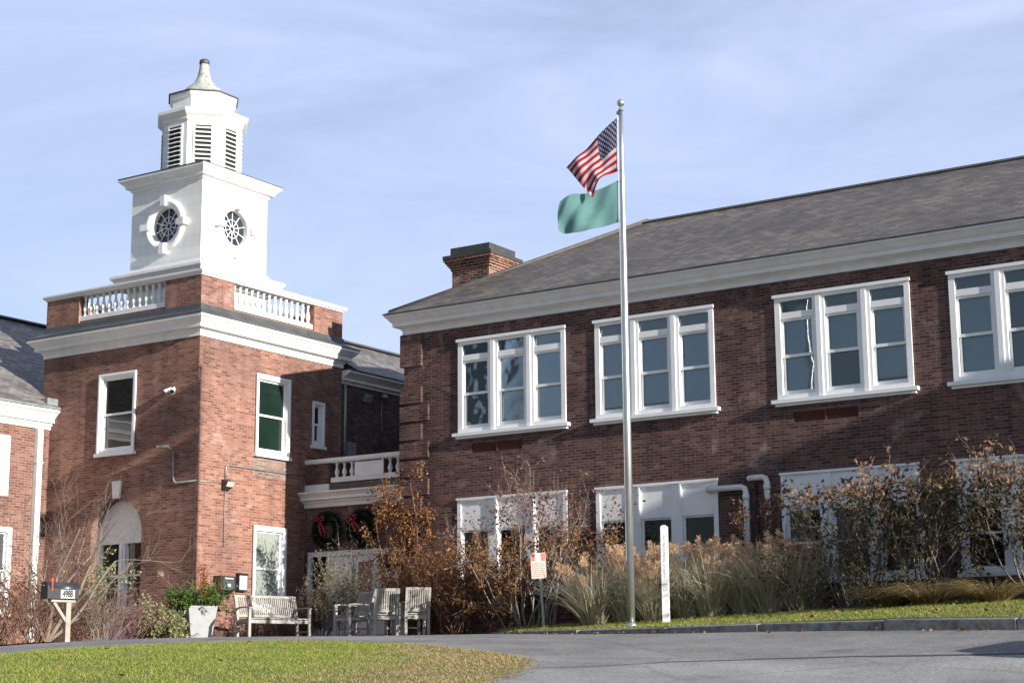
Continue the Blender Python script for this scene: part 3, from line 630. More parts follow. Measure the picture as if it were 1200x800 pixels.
a, b_, c_, d_ = hl_[0]
for q in (((a, 0, c_), (a, 0, d_), (a, .16, d_), (a, .16, c_)), ((b_, 0, c_), (b_, .16, c_), (b_, .16, d_), (b_, 0, d_)), ((a, 0, d_), (b_, 0, d_), (b_, .16, d_), (a, .16, d_)), ((a, 0, c_), (a, .16, c_), (b_, .16, c_), (b_, 0, c_))): mbw.quad(*q)
mbw.F = FR
wall_holes(mbw, TY0, TY1, .5, 8.2, [(31.12, 32.33, 5.53, 7.45), (31.12, 32.27, 1.80, 3.76), (33.24, 33.66, 5.95, 7.04)], 0, .16)
mbw.F = Matrix()
mbw.quad((TX1, TY1, .5), (TX0, TY1, .5), (TX0, TY1, 8.2), (TX1, TY1, 8.2)); mbw.quad((TX0, TY1, .5), (TX0, TY0, .5), (TX0, TY0, 8.2), (TX0, TY1, 8.2))
mbw.build('wall', M_BR_T, tower)
lin = MB(); lin.box(TX0+.4, TX1-.4, TY0+.4, TY1-.4, .6, 8.1); lin.build('dark_filler', M_DARK, tower)  # near-black block in place of the tower's unlit inside
TC = [(0, 8.085), (.03, 8.085), (.03, 8.19), (.06, 8.195), (.06, 8.235), (.12, 8.26), (.19, 8.265), (.19, 8.36), (.21, 8.37), (.26, 8.42), (.30, 8.47), (.33, 8.485), (.33, 8.545), (.0, 8.55)]
c = MB(); c.ring((TX0, TX1, TY0, TY1), TC); c.build('cornice', M_WHITE_OLD, tower)
c = MB(); c.ring((TX0, TX1, TY0, TY1), [(.0, 8.552), (.35, 8.552), (.35, 8.575), (.16, 8.66), (.05, 8.74), (.03, 8.86), (-.01, 8.87)]); c.build('flashing', M_LEAD, tower)
# parapet: brick piers, open balustrades front and right
OPX = (-31.93, -28.98); OPY = (30.28, 33.26)
pp = MB(); zt0, zt1 = 8.80, 9.56; th = .30
for (x0, x1, y0, y1) in ((TX0, OPX[0], TY0, TY0+th), (OPX[1], TX1, TY0, TY0+th), (TX1-th, TX1, TY0+th, OPY[0]), (TX1-th, TX1, OPY[1], TY1), (TX0, TX1-th, TY1-th, TY1), (TX0, TX0+th, TY0+th, TY1-th)):
    pp.box(x0, x1, y0, y1, zt0, zt1)
pp.box(OPX[0], OPX[1], TY0+.02, TY0+th-.02, 8.6, 8.90); pp.box(TX1-th+.02, TX1-.02, OPY[0], OPY[1], 8.6, 8.90)
pp.build('parapet', M_BR_T, tower)
cap = MB()
for prof in ([(-.30, 9.561), (.03, 9.561), (.03, 9.60), (.07, 9.605), (.09, 9.65), (.09, 9.685), (-.33, 9.70)],):
    n0 = len(cap.v)
    cap.ring((TX0, TX1, TY0, TY1), prof+[(-.33, 9.561), (-.30, 9.561)], close_top=False)
cap.build('parapet_coping', M_WHITE_OLD, tower)
def baluster(mb, x, y, z0, z1):
    h = z1-z0
    mb.lathe((x, y, z0), [(.052, 0), (.052, .06*h), (.036, .09*h), (.04, .16*h), (.062, .30*h), (.064, .36*h), (.05, .48*h), (.03, .66*h), (.027, .80*h), (.04, .84*h), (.034, .88*h), (.05, .93*h), (.05, h)], 10)
def balustrade(parent, F, a, b_, z0, z1, n, name='balustrade', wid=.16, gaps=()):
    r = MB(F); r.box(a-.02, b_+.02, .04, .04+wid, z0, z0+.10); r.box(a-.02, b_+.02, .05, .03+wid, z0+.10, z0+.125)
    ro_ = r.build(name, M_WHITE_OLD, parent)
    for k in range(n):
        x = a+(b_-a)*(k+.5)/n
        if any(g[0] < x < g[1] for g in gaps): continue
        m = MB(F); baluster(m, x, .04+wid/2, z0+.125, z1); m.build('baluster', M_WHITE, ro_)
    return ro_
balustrade(tower, FF, OPX[0], OPX[1], 8.93, 9.56, 14); balustrade(tower, FR, OPY[0], OPY[1], 8.93, 9.56, 14)
deck = MB(); deck.box(TX0+.3, TX1-.3, TY0+.3, TY1-.3, 8.5, 8.72); deck.build('roof_deck', M_LEAD, tower)
sash_window(tower, FF, -31.05, -29.84, 5.53, 7.45, M_GL_DARK, M_GL_GREY, rec=.06)
sash_window(tower, FR, 31.12, 32.33, 5.53, 7.45, M_GL_GREEN, rec=.06)
sash_window(tower, FR, 31.12, 32.27, 1.80, 3.76, M_GL_PALE, rec=.06)
sash_window(tower, FR, 33.24, 33.66, 5.95, 7.04, M_GL_DARK, rec=.06, fw_=.07)
pl = MB(FR); pl.box(31.05, 32.4, -.004, .01, 4.95, 5.44); pl.build('patched_brick', brick('pale_brick', [(0, (.19, .11, .085)), (.5, (.28, .175, .135)), (1, (.34, .24, .195))], (.36, .31, .28), seed=5), tower, 'paler brick infill under the upper window')
# arched window
am = MB(FF)
am.box(AX0, AX0+.09, AD-.08, AD+.06, 1.80, 3.36); am.box(AX1-.09, AX1, AD-.08, AD+.06, 1.80, 3.36); am.box(ACX-.10, ACX+.10, AD-.09, AD+.06, 1.80, 3.36)
am.box(ACX-.025, ACX+.025, AD-.115, AD-.091, 1.80, 3.36)
am.box(AX0+.09, ACX-.10, AD-.08, AD+.06, 1.80, 1.88); am.box(ACX+.10, AX1-.09, AD-.08, AD+.06, 1.80, 1.88)
aw = am.build('arched_window', M_WFRAME, tower)
pn = MB(FF)
pts = [(AX1, 3.36)]+[(x, z) for x, z in arc]+[(AX0, 3.36)]
n0 = len(pn.v)
pn.quad(*[(x, AD-.04, z) for x, z in pts])
pn.box(AX0, AX1, AD-.075, AD-.02, 3.36, 3.42)
pn.build('fan_panel', M_WHITE_OLD, aw, 'grey white board filling the round head')
pn = MB(FF); pn.box(AX0, AX1, AD-.06, AD+.06, .6, 1.80); pn.box(AX0, AX1, AD-.09, AD-.061, 1.74, 1.80); pn.build('apron_panel', M_WHITE_OLD, aw)
for a, b_ in ((AX0+.09, ACX-.10), (ACX+.10, AX1-.09)):
    s = MB(FF); s.box(a, b_, AD-.03, AD+.02, 2.58, 2.63); s.box(a, a+.04, AD-.03, AD+.02, 1.88, 3.36); s.box(b_-.04, b_, AD-.03, AD+.02, 1.88, 3.36); s.build('sash', M_WFRAME, aw)
    g = MB(FF); g.box(a, b_, AD+.0, AD+.012, 1.88, 3.36); g.build('pane', M_GL_DARK, aw)
ks = MB(FF); ks.quad((ACX-.10, -.06, 4.42), (ACX+.10, -.06, 4.42), (ACX+.15, -.06, 4.83), (ACX-.15, -.06, 4.83))
ks.quad((ACX-.10, .0, 4.42), (ACX-.10, -.06, 4.42), (ACX-.15, -.06, 4.83), (ACX-.15, 0, 4.83)); ks.quad((ACX+.10, -.06, 4.42), (ACX+.10, 0, 4.42), (ACX+.15, 0, 4.83), (ACX+.15, -.06, 4.83)); ks.quad((ACX-.15, -.06, 4.83), (ACX+.15, -.06, 4.83), (ACX+.15, 0, 4.83), (ACX-.15, 0, 4.83)); ks.quad((ACX-.10, 0, 4.42), (ACX+.10, 0, 4.42), (ACX+.10, -.06, 4.42), (ACX-.10, -.06, 4.42))
ks.build('keystone', M_WHITE_OLD, tower)
# conduits on the tower walls
cd = MB(FR); cd.tube([(30.09, -.03, 4.75), (30.09, -.03, 5.06), (30.13, -.03, 5.11), (30.2, -.03, 5.13), (32.99, -.03, 5.13)], .017, 6); cd.build('conduit', M_GALV, tower)
cd = MB(FR); cd.tube([(30.09, -.02, 4.6), (30.09, -.02, 3.22)], .013, 6); cd.build('conduit', M_COPPER, tower)
cd = MB(FR); cd.tube([(30.0, -.015, 4.70), (29.11, -.015, 4.67)], .012, 5); cd.build('conduit', M_GALV, tower)
cd = MB(FF); cd.tube([(-27.80, -.03, 4.67), (-28.38, -.03, 4.65), (-28.46, -.03, 4.68), (-28.5, -.03, 4.75), (-28.53, -.03, 5.40)], .02, 6); cd.build('conduit', M_GALV, tower)
cd = MB(FR); cd.tube([(33.0, -.02, 5.64), (34.0, -.02, 5.6)], .012, 5); cd.build('conduit', M_BLACK, tower)
# cupola
HB = 1.22; bx = (TCX-HB, TCX+HB, TCY-HB, TCY+HB)
cb = MB(); cb.box(bx[0], bx[1], bx[2], bx[3], 9.0, 12.6)
cup = None
FFc = frame_front(TCX, TCY-HB); FRc = frame_right(TCX+HB, TCY)
OZ = 11.47; RO = .50
def disc_hole_wall(mb, hw, z0, z1, cz, r, dep, seg=40):
    ang = [2*math.pi*k/seg for k in range(seg)]
    circ = [(r*math.cos(a), cz+r*math.sin(a)) for a in ang]
    def outer(a):
        dx, dz = math.cos(a), math.sin(a); t = 1e9
        if abs(dx) > 1e-6: t = min(t, hw/abs(dx))
        if dz > 1e-6: t = min(t, (z1-cz)/dz)
        if dz < -1e-6: t = min(t, (z0-cz)/dz)
        return (dx*t, cz+dz*t)
    corners = [math.atan2(z1-cz, hw), math.atan2(z1-cz, -hw), math.atan2(z0-cz, -hw) % (2*math.pi), math.atan2(z0-cz, hw) % (2*math.pi)]
    al = sorted(set(ang+corners))
    for i, a in enumerate(al):
        b2 = al[(i+1) % len(al)]
        c1 = (r*math.cos(a), cz+r*math.sin(a)); c2 = (r*math.cos(b2), cz+r*math.sin(b2)); o1 = outer(a); o2 = outer(b2)
        mb.quad((c1[0], 0, c1[1]), (o1[0], 0, o1[1]), (o2[0], 0, o2[1]), (c2[0], 0, c2[1]))
        mb.quad((c1[0], 0, c1[1]), (c2[0], 0, c2[1]), (c2[0], dep, c2[1]), (c1[0], dep, c1[1]))
cw = MB()
for Fq in (FFc, FRc):
    cw.F = Fq; disc_hole_wall(cw, HB, 9.4, 12.6, OZ, RO, .16)
cw.F = Matrix(); cw.quad((bx[1], bx[3], 9.4), (bx[0], bx[3], 9.4), (bx[0], bx[3], 12.6), (bx[1], bx[3], 12.6)); cw.quad((bx[0], bx[3], 9.4), (bx[0], bx[2], 9.4), (bx[0], bx[2], 12.6), (bx[0], bx[3], 12.6))
M_CUP, nt, b = mat('cupola_boarding'); t_ = uvn(nt); lk = nt.links.new
b1 = N(nt, 'ShaderNodeTexBrick', inp={'Color1': (.80, .80, .79, 1), 'Color2': (.72, .72, .705, 1), 'Mortar': (.52, .51, .49, 1), 'Scale': 1, 'Mortar Size': .0045, 'Mortar Smooth': .4, 'Brick Width': 2.3, 'Row Height': .27}); lk(t_.outputs['UV'], b1.inputs['Vector'])
n1 = N(nt, 'ShaderNodeTexNoise', inp={'Scale': 2.4, 'Detail': 8, 'Roughness': .7}); mpv = N(nt, 'ShaderNodeMapping'); mpv.inputs['Scale'].default_value = (3, .7, 1); lk(t_.outputs['UV'], mpv.inputs['Vector']); lk(mpv.outputs[0], n1.inputs['Vector'])
r1 = ramp(nt, [(.28, (.86, .855, .84)), (.5, (1, 1, 1))]); lk(n1.outputs['Fac'], r1.inputs[0])
mu = N(nt, 'ShaderNodeMix', data_type='RGBA', blend_type='MULTIPLY', inp={'Factor': 1.}); lk(b1.outputs['Color'], mu.inputs['A']); lk(r1.outputs[0], mu.inputs['B']); lk(mu.outputs['Result'], b.inputs['Base Color']); b.inputs['Roughness'].default_value = .5; bump(nt, b, b1.outputs['Fac'], -.006, .6)
cup = cw.build('cupola', M_CUP, tower)
cdk = MB(); cdk.box(bx[0]+.25, bx[1]-.25, bx[2]+.25, bx[3]-.25, 9.5, 12.5); cdk.build('dark_filler', M_DARK, cup)  # near-black block in place of the cupola's unlit inside
cc = MB(); cc.ring(bx, [(0, 9.86), (.18, 9.88), (.18, 9.98), (.22, 9.99), (.30, 10.14), (.36, 10.20), (.36, 10.27), (.20, 10.33), (.07, 10.36), (.05, 10.45), (0, 10.46)], False); cc.build('base_moulding', M_WHITE_OLD, cup)
cc = MB(); cc.ring(bx, [(0, 12.52), (.04, 12.52), (.05, 12.58), (.14, 12.60), (.14, 12.66), (.20, 12.72), (.27, 12.78), (.27, 12.84), (0, 12.845)]); cc.build('cornice', M_WHITE_OLD, cup)
cc = MB(); cc.ring(bx, [(.285, 12.846), (.285, 12.862), (-.25, 12.99)]); cc.build('cornice_roof', M_LEAD, cup)
for Fq in (FFc, FRc):
    rgm = MB(Fq)
    ringp = [(RO-.045, .12), (RO-.045, -.03), (RO+.03, -.07), (RO+.10, -.09), (RO+.165, -.07), (RO+.165, .0)]
    sg = 40
    for k in range(sg):
        a = 2*math.pi*k/sg; b2 = 2*math.pi*(k+1)/sg
        for (r1, y1), (r2, y2) in zip(ringp, ringp[1:]):
            rgm.smooth = True
            rgm.quad((r1*math.cos(a), y1, OZ+r1*math.sin(a)), (r1*math.cos(b2), y1, OZ+r1*math.sin(b2)), (r2*math.cos(b2), y2, OZ+r2*math.sin(b2)), (r2*math.cos(a), y2, OZ+r2*math.sin(a)))
    rgm.smooth = False
    for k in range(4):
        a = math.pi/2*k
        M = Matrix.Translation((0, 0, OZ)) @ Matrix.Rotation(-a, 4, 'Y') @ Matrix.Translation((RO+.12, -.08, 0))
        rgm.boxm(M @ Matrix.Rotation(math.pi/2, 4, 'Y'), .15, .16, .27, 1.15)
    rw = rgm.build('round_window', M_WHITE, cup)
    mt = MB(Fq)
    for k in range(10):
        a = 2*math.pi*k/10+.31
        mt.bar((.06*math.cos(a), .10, OZ+.06*math.sin(a)), ((RO-.04)*math.cos(a), .10, OZ+(RO-.04)*math.sin(a)), .022, .022, up=(0, 1, 0))
    for rad_ in (.07, .24):
        mt.tube([(rad_*math.cos(2*math.pi*k/24), .10, OZ+rad_*math.sin(2*math.pi*k/24)) for k in range(25)], .012, 5, False)
    mt.build('muntins', M_WHITE, rw) if False else mt.build('glazing_bars', M_WHITE, cup)
    g = MB(Fq); g.quad(*[((RO-.03)*math.cos(2*math.pi*k/32), .125, OZ+(RO-.03)*math.sin(2*math.pi*k/32)) for k in range(32)]); g.build('round_pane', M_GL_ROUND, cup)
# lantern
lan = MB(); ap = .985; Ro = ap/math.cos(math.pi/8); rt = math.pi/8
lan.lathe((TCX, TCY, 0), [(Ro, 12.9), (Ro, 14.40)], 8, rt, False)
lo = lan.build('lantern', M_CUP, tower)
def octa(prof, name, m_, par):
    q = MB(); q.lathe((TCX, TCY, 0), [(r_/math.cos(math.pi/8), z) for r_, z in prof], 8, rt, False); return q.build(name, m_, par)
octa([(ap+.02, 14.26), (ap+.05, 14.30), (ap+.05, 14.36), (ap+.12, 14.42), (ap+.17, 14.48), (ap+.17, 14.56), (ap, 14.60), (.5, 14.64)], 'cornice', M_WHITE_OLD, lo)
octa([(.79, 14.6), (.79, 14.98), (.83, 15.0), (.86, 15.05), (.86, 15.11), (.5, 15.13)], 'upper_drum', M_WHITE_OLD, lo)
octa([(.90, 15.112), (.90, 15.138), (.80, 15.15)], 'drum_roof', M_LEAD, lo)
sp = MB(); sp.lathe((TCX, TCY, 0), [(r_, z) for r_, z in ((.84, 15.14), (.68, 15.22), (.55, 15.32), (.43, 15.45), (.33, 15.53), (.26, 15.61), (.205, 15.70), (.165, 15.81), (.135, 15.98), (.12, 16.13))], 16)
so_ = sp.build('spire', plain('flaking_paint', (.42, .42, .40), .6, .1, 8, dark=(.10, .095, .09)), lo)
sp = MB(); sp.lathe((TCX, TCY, 0), [(.12, 16.13), (.135, 16.14), (.135, 16.22), (.11, 16.26)], 16); sp.build('spire_cap', M_LEAD, so_)
for k in range(8):
    a = math.pi/4*k
    Fk = Matrix.Translation((TCX, TCY, 0)) @ Matrix.Rotation(a, 4, 'Z') @ Matrix.Translation((0, -ap, 0))
    hw_ = .205
    lv = MB(Fk); z0, z1 = 13.07, 14.14
    lv.box(-hw_-.05, -hw_, -.03, .0, z0-.05, z1+.05); lv.box(hw_, hw_+.05, -.03, .0, z0-.05, z1+.05); lv.box(-hw_, hw_, -.03, 0, z1, z1+.05); lv.box(-hw_, hw_, -.03, 0, z0-.05, z0)
    nl = 9
    for j in range(nl):
        lv.boxm(Matrix.Translation((0, -.02, z0+(j+.5)*(z1-z0)/nl)) @ Matrix.Rotation(.75, 4, 'X'), hw_*2, .105, .012)
    lvo = lv.build('louvre', M_WHITE, lo)
    g = MB(Fk); g.box(-hw_, hw_, -.006, -.002, z0, z1); g.build('dark_sheet', M_DARK, lvo)  # near-black sheet on the solid wall, shade between slats put into its colour

# ------------------------------------------------------------ rear building, link, left wing
rear = thing('rear_building', 'shaded brick building with slate roof behind the tower', 'school building', (-29, 38, 1.1))
RX = -27.87
w = MB(frame_right(RX, 0)); wall_holes(w, TY1-.5, 42, .5, 7.9, [], 0)
w.F = Matrix(); w.quad((RX, 38.4, .5), (XR-.05, 38.4, .5), (XR-.05, 38.4, 7.9), (RX, 38.4, 7.9)); w.quad((RX, 46, .5), (-33, 46, .5), (-33, 46, 7.9), (RX, 46, 7.9)); w.quad((-33, 46, .5), (-33, 34, .5), (-33, 34, 7.9), (-33, 46, 7.9))
w.build('wall', M_BR_W, rear)
RC = [(0, 7.70), (.05, 7.70), (.05, 7.76), (.14, 7.78), (.14, 7.84), (.26, 7.93), (.32, 7.97), (.32, 8.02), (0, 8.03)]
c = MB(); c.sweep([(XR-.06, 38.4), (RX, 38.4), (RX, TY1+.003)], [(-o, z) for o, z in RC] if False else [(o, z) for o, z in RC]); 
c = MB(); c.sweep([(RX, TY1+.003), (RX, 38.4), (XR-.06, 38.4)], RC); c.build('cornice', M_WHITE_OLD, rear)
c = MB(); c.sweep([(RX, TY1+.003), (RX, 38.4), (XR-.06, 38.4)], [(0, 8.032), (.36, 8.032), (.36, 8.05), (0, 8.06)]); c.build('drip_edge', M_LEAD, rear)
rf = MB(); e = RX+.34; zre = 8.052; rx = -30.1; zrr = zre+.56*(e-rx)
yq = 38.4-.34; kq = (e-rx)
rf.quad((e, TY1+.36, zre), (e, yq, zre), (rx, yq+kq, zrr), (rx, TY1+.36, zrr)); rf.quad((rx, TY1+.36, zrr), (rx, yq+kq, zrr), (rx, 46, zrr), (-33, 46, zre), (-33, TY1+.36, zre))
rf.quad((e, yq, zre), (XR-.4, yq, zre), (XR-.4, yq+kq, zrr), (rx, yq+kq, zrr)); rf.quad((rx, yq+kq, zrr), (XR-.4, yq+kq, zrr), (XR-.4, 46, zre), (rx, 46, zre))
rro = rf.build('roof', M_SLATE2, rear)
rg = MB(); rg.bar((rx, TY1+.4, zrr+.02), (rx, yq+kq, zrr+.02), .3, .05); rg.bar((rx, yq+kq, zrr+.025), (e, yq, zre+.03), .26, .03, up=(.3, -.3, 1)); rg.bar((rx, yq+kq, zrr+.02), (XR-.4, yq+kq, zrr+.02), .3, .05); rg.build('ridge_cap', M_LEAD, rro)
p = MB(); p.tube([(RX+.07, 34.55, 7.7), (RX+.07, 34.55, 5.5)], .04, 8); p.build('downspout', M_GALV, rear)
p = MB(); p.box(RX-.02, RX+.16, 34.62, 34.92, 5.78, 6.18); p.build('junction_box', M_GALV, rear)
t = thing('wall_floodlight', 'small grey floodlight on the shaded rear wall under the eaves', 'light', (RX, 35.42, 7.42))
q = MB(); q.boxm(Matrix.Translation((RX+.14, 35.42, 7.42)) @ Matrix.Rotation(.5, 4, 'Y'), .12, .24, .2); q.build('housing', M_GALV, t); q = MB(); q.tube([(RX, 35.42, 7.55), (RX+.13, 35.42, 7.5)], .03, 6); q.build('arm', M_GALV, t)
t = thing('ceiling_lamp', 'tiny domed lamp under the shaded rear eaves beside the floodlight', 'light', (RX, 36.15, 7.62))
q = MB(); q.lathe((RX+.12, 36.15, 7.52), [(.09, 0), (.10, .05), (.06, .1), (.03, .12)], 10); q.build('lamp_shade', M_GALV, t); q = MB(); q.tube([(RX, 36.15, 7.63), (RX+.12, 36.15, 7.62)], .02, 6); q.tube([(RX+.02, 36.15, 7.6), (RX+.02, 36.15, 6.4)], .014, 5); q.build('arm', M_GALV, t)

LY = 33.03
link = thing('entrance_link', 'low brick entrance link with white balcony between tower and wing', 'entrance', (-26, LY, 1.1))
FL = frame_front(0, LY)
w = MB(FL); wall_holes(w, TX1+.002, XR-.05, .5, 4.45, [(-27.7, -24.4, .9, 3.24)], 0, .2); w.F = Matrix(); w.quad((TX1+.002, LY, 4.45), (XR-.05, LY, 4.45), (XR-.05, 38.3, 4.45), (TX1+.002, 38.3, 4.45)); w.build('wall', M_BR_W, link)
c = MB(); c.sweep([(TX1+.003, LY), (XR-.06, LY)], [(0, 4.33), (.05, 4.33), (.05, 4.43), (.10, 4.44), (.10, 4.48), (.2, 4.50), (.2, 4.57), (.27, 4.64), (.30, 4.66), (.30, 4.70), (0, 4.73)]); c.build('cornice', M_WHITE_OLD, link)
c = MB(); c.box(TX1+.003, XR-.06, LY+.02, LY+.24, 4.46, 4.90); c.build('balcony_base', M_LEAD, link)
c = MB(); c.box(TX1+.003, -27.07, LY+.0, LY+.3, 4.90, 5.42); c.build('brick_pier', M_BR_W, link)
c = MB(); c.box(TX1+.004, -27.05, LY-.03, LY+.019, 4.70, 4.90); c.build('plinth', M_WHITE_OLD, link)
bo = balustrade(link, FL, -27.02, XR-.08, 4.93, 5.42, 13, gaps=((-26.30, -25.35),))
c = MB(FL); c.box(TX1+.003, XR-.06, -.02, .26, 5.42, 5.45); c.box(TX1+.003, XR-.06, -.05, .29, 5.45, 5.53); c.build('handrail', M_WHITE_OLD, bo)
c = MB(FL); c.box(-26.27, -25.39, .02, .05, 5.02, 5.38); c.box(-26.24, -26.20, .05, .09, 4.93, 5.42); c.box(-25.46, -25.42, .05, .09, 4.93, 5.42); c.build('notice_board', M_WHITE_OLD, bo, 'blank white board fixed to the balusters')
# entrance screen
en = MB(FL); en.box(-27.70, -27.60, .0, .14, .9, 3.24); en.box(-27.60, -24.4, .0, .14, 3.12, 3.24); en.box(-27.12, -27.03, .02, .14, .9, 3.12); en.box(-26.40, -26.31, .02, .14, .9, 3.12); en.box(-27.6, -27.12, .02, .14, .9, 1.5); en.box(-25.2, -25.1, .02, .14, .9, 3.12)
eo = en.build('entrance_screen', M_WHITE_OLD, link)
g = MB(FL); g.box(-27.6, -27.12, .07, .085, 1.5, 3.12); g.build('pane', M_GL_DARK, eo)
g = MB(FL); g.box(-27.03, -26.40, .05, .09, .9, 3.12); g.box(-27.03+.08, -26.48, .038, .049, 2.3, 2.9); g.build('board_panel', M_WHITE_OLD, eo)
d = MB(FL); d.box(-26.31, -25.2, .06, .11, .95, 3.12); do = d.build('door', M_WHITE_OLD, link)
g = MB(FL); g.box(-26.15, -25.75, .045, .059, 2.0, 2.95); g.build('pane', plain('brown_film', (.22, .10, .07), .3, .1), do)
g = MB(FL); g.tube([(-25.35, .03, 1.9), (-25.35, .0, 1.9), (-25.35, .0, 2.2), (-25.35, .03, 2.2)], .014, 6); g.build('handle', M_STEEL, do)
g = MB(FL); g.box(-25.1, -24.4, .06, .09, .9, 3.12); g.build('board_panel', M_WHITE_OLD, eo)
st = MB(); st.box(-27.4, -24.6, LY-.9, LY-.01, .8, 1.16); st.build('doorstep', M_GRANITE, link)

lw = thing('left_wing', 'sunlit brick wing with grey slate roof at left edge', 'school building', (-36, 26, 1.0))
LX = -32.80; FLw = frame_right(LX, 0)
w = MB(FLw); wall_holes(w, 19.5, TY0+.0, .4, 6.45, [(26.80, 28.03, 1.75, 3.76), (26.80, 27.93, 4.54, 6.0), (23.4, 24.63, 1.75, 3.76), (23.4, 24.53, 4.54, 6.0)], 0, .15)
w.F = Matrix(); w.quad((-43.8, 19.5, .4), (LX, 19.5, .4), (LX, 19.5, 6.45), (-43.8, 19.5, 6.45)); w.quad((-43.8, 45, .4), (-43.8, 19.5, .4), (-43.8, 19.5, 6.45), (-43.8, 45, 6.45)); w.quad((TX0-.01, 45, .4), (-43.8, 45, .4), (-43.8, 45, 6.45), (TX0-.01, 45, 6.45))
w.quad((LX, 19.5, 6.45), (-38.3, 19.5, 9.7), (-43.8, 19.5, 6.45))
w.build('wall', M_BR_L, lw)
LC = [(0, 6.27), (.04, 6.27), (.04, 6.36), (.09, 6.37), (.09, 6.41), (.17, 6.43), (.17, 6.52), (.25, 6.60), (.32, 6.66), (.35, 6.67), (.35, 6.73), (0, 6.74)]
c = MB(); c.sweep([(LX, 19.5), (LX, TY0-.003)], LC); c.build('cornice', M_WHITE, lw)
c = MB(); c.sweep([(LX, 19.5), (LX, TY0-.003)], [(0, 6.742), (.38, 6.742), (.38, 6.80), (.25, 6.84), (0, 6.85)]); c.build('gutter', M_COPPER, lw)
rf = MB(); e = LX+.28; zle = 6.84; xm_ = -38.3; zl = zle+.60*(e-xm_)
rf.quad((e, 19.3, zle), (e, TY0, zle), (xm_, TY0, zl), (xm_, 19.3, zl)); rf.quad((TX0-.002, TY0, zle+.6*(e-TX0)), (TX0-.002, 45, zle+.6*(e-TX0)), (xm_, 45, zl), (xm_, TY0, zl)); rf.quad((xm_, 19.3, zl), (xm_, 45, zl), (-44.1, 45, zle), (-44.1, 19.3, zle))
lro = rf.build('roof', M_SLATE2, lw)
rg = MB(); rg.bar((xm_, 19.3, zl+.02), (xm_, 45, zl+.02), .3, .05); rg.build('ridge_cap', M_LEAD, lro)
vl = MB(); vl.box(LX+.02, LX+.27, TY0-.35, TY0-.01, 6.85, 7.02); vl.build('flashing', M_COPPER, lro)
sash_window(lw, FLw, 26.80, 28.03, 1.75, 3.76, M_GL_GREY, rec=.05)
pn = MB(FLw); pn.box(26.80, 27.93, .0, .1, 4.54, 6.0); pn.build('blanking_panel', M_WHITE, lw)
sash_window(lw, FLw, 23.4, 24.63, 1.75, 3.76, M_GL_GREY, rec=.05); pn = MB(FLw); pn.box(23.4, 24.53, .0, .1, 4.54, 6.0); pn.build('blanking_panel', M_WHITE, lw)
p = MB(FLw); p.box(28.66, 28.82, -.14, -.01, .95, 6.27); p.box(28.64, 28.84, -.15, -.008, 3.4, 3.46); p.box(28.64, 28.84, -.15, -.008, 5.4, 5.46); p.build('downspout', M_PVC, lw)
#@@PART2
# ------------------------------------------------------------ vegetation helpers
def np_mesh(name, V, Fq, mat_, parent=None, smooth=False, label=None, nverts=4):
    """V (n,3) world points, Fq (m,k) indices"""
    V = np.asarray(V, dtype=np.float32); Fq = np.asarray(Fq, dtype=np.int32)
    if parent is not None:
        inv = np.array(wm(parent).inverted()); V = V @ inv[:3, :3].T.astype(np.float32) + inv[:3, 3].astype(np.float32)
    me = bpy.data.meshes.new(name); k = Fq.shape[1]
    me.vertices.add(len(V)); me.vertices.foreach_set('co', V.ravel()); me.loops.add(Fq.size); me.loops.foreach_set('vertex_index', Fq.ravel())
    me.polygons.add(len(Fq)); me.polygons.foreach_set('loop_start', np.arange(0, Fq.size, k, dtype=np.int32)); me.polygons.foreach_set('loop_total', np.full(len(Fq), k, dtype=np.int32))
    if smooth: me.polygons.foreach_set('use_smooth', np.ones(len(Fq), dtype=bool))
    me.update(calc_edges=True); me.validate(); return link_mesh(name, me, mat_, parent, label)
def unit(v): return v/np.maximum(1e-9, np.linalg.norm(v, axis=-1, keepdims=True))
def leaf_geo(P, D, size, width=.55, fold=.25, rs=None):
    """leaves at P pointing along D: two triangles folded on the midrib"""
    n = len(P); rs = rs or rng
    D = unit(D); A = unit(np.cross(D, rs.normal(size=(n, 3)))); Nn = np.cross(D, A)
    L_ = (size*rs.uniform(.65, 1.3, n))[:, None]; W_ = L_*width*.5
    tip = P+D*L_+Nn*L_*rs.uniform(-.25, .25, n)[:, None]
    mid = P+D*L_*.45
    l = mid+A*W_+Nn*W_*fold*2; r = mid-A*W_+Nn*W_*fold*2
    V = np.stack([P, l, tip, r], 1).reshape(-1, 3)
    i = np.arange(n)[:, None]*4
    return V, np.concatenate([i+np.array([[0, 2, 1]]), i+np.array([[0, 3, 2]])], 0)
def leaf_mat(name, cols, trans=.35, rough=.6, shine=.3):
    m, nt, b = mat(name); lk = nt.links.new
    g = N(nt, 'ShaderNodeNewGeometry'); st = [(i/(max(1, len(cols)-1)), c) for i, c in enumerate(cols)]
    r = ramp(nt, st); lk(g.outputs['Random Per Island'], r.inputs[0]); lk(r.outputs[0], b.inputs['Base Color']); b.inputs['Roughness'].default_value = rough; b.inputs['Specular IOR Level'].default_value = shine
    tr = N(nt, 'ShaderNodeBsdfTranslucent'); lk(r.outputs[0], tr.inputs[0]); mxs = N(nt, 'ShaderNodeMixShader', inp={'Fac': trans})
    out = [q for q in nt.nodes if q.type == 'OUTPUT_MATERIAL'][0]
    lk(b.outputs[0], mxs.inputs[1]); lk(tr.outputs[0], mxs.inputs[2]); lk(mxs.outputs[0], out.inputs[0]); return m
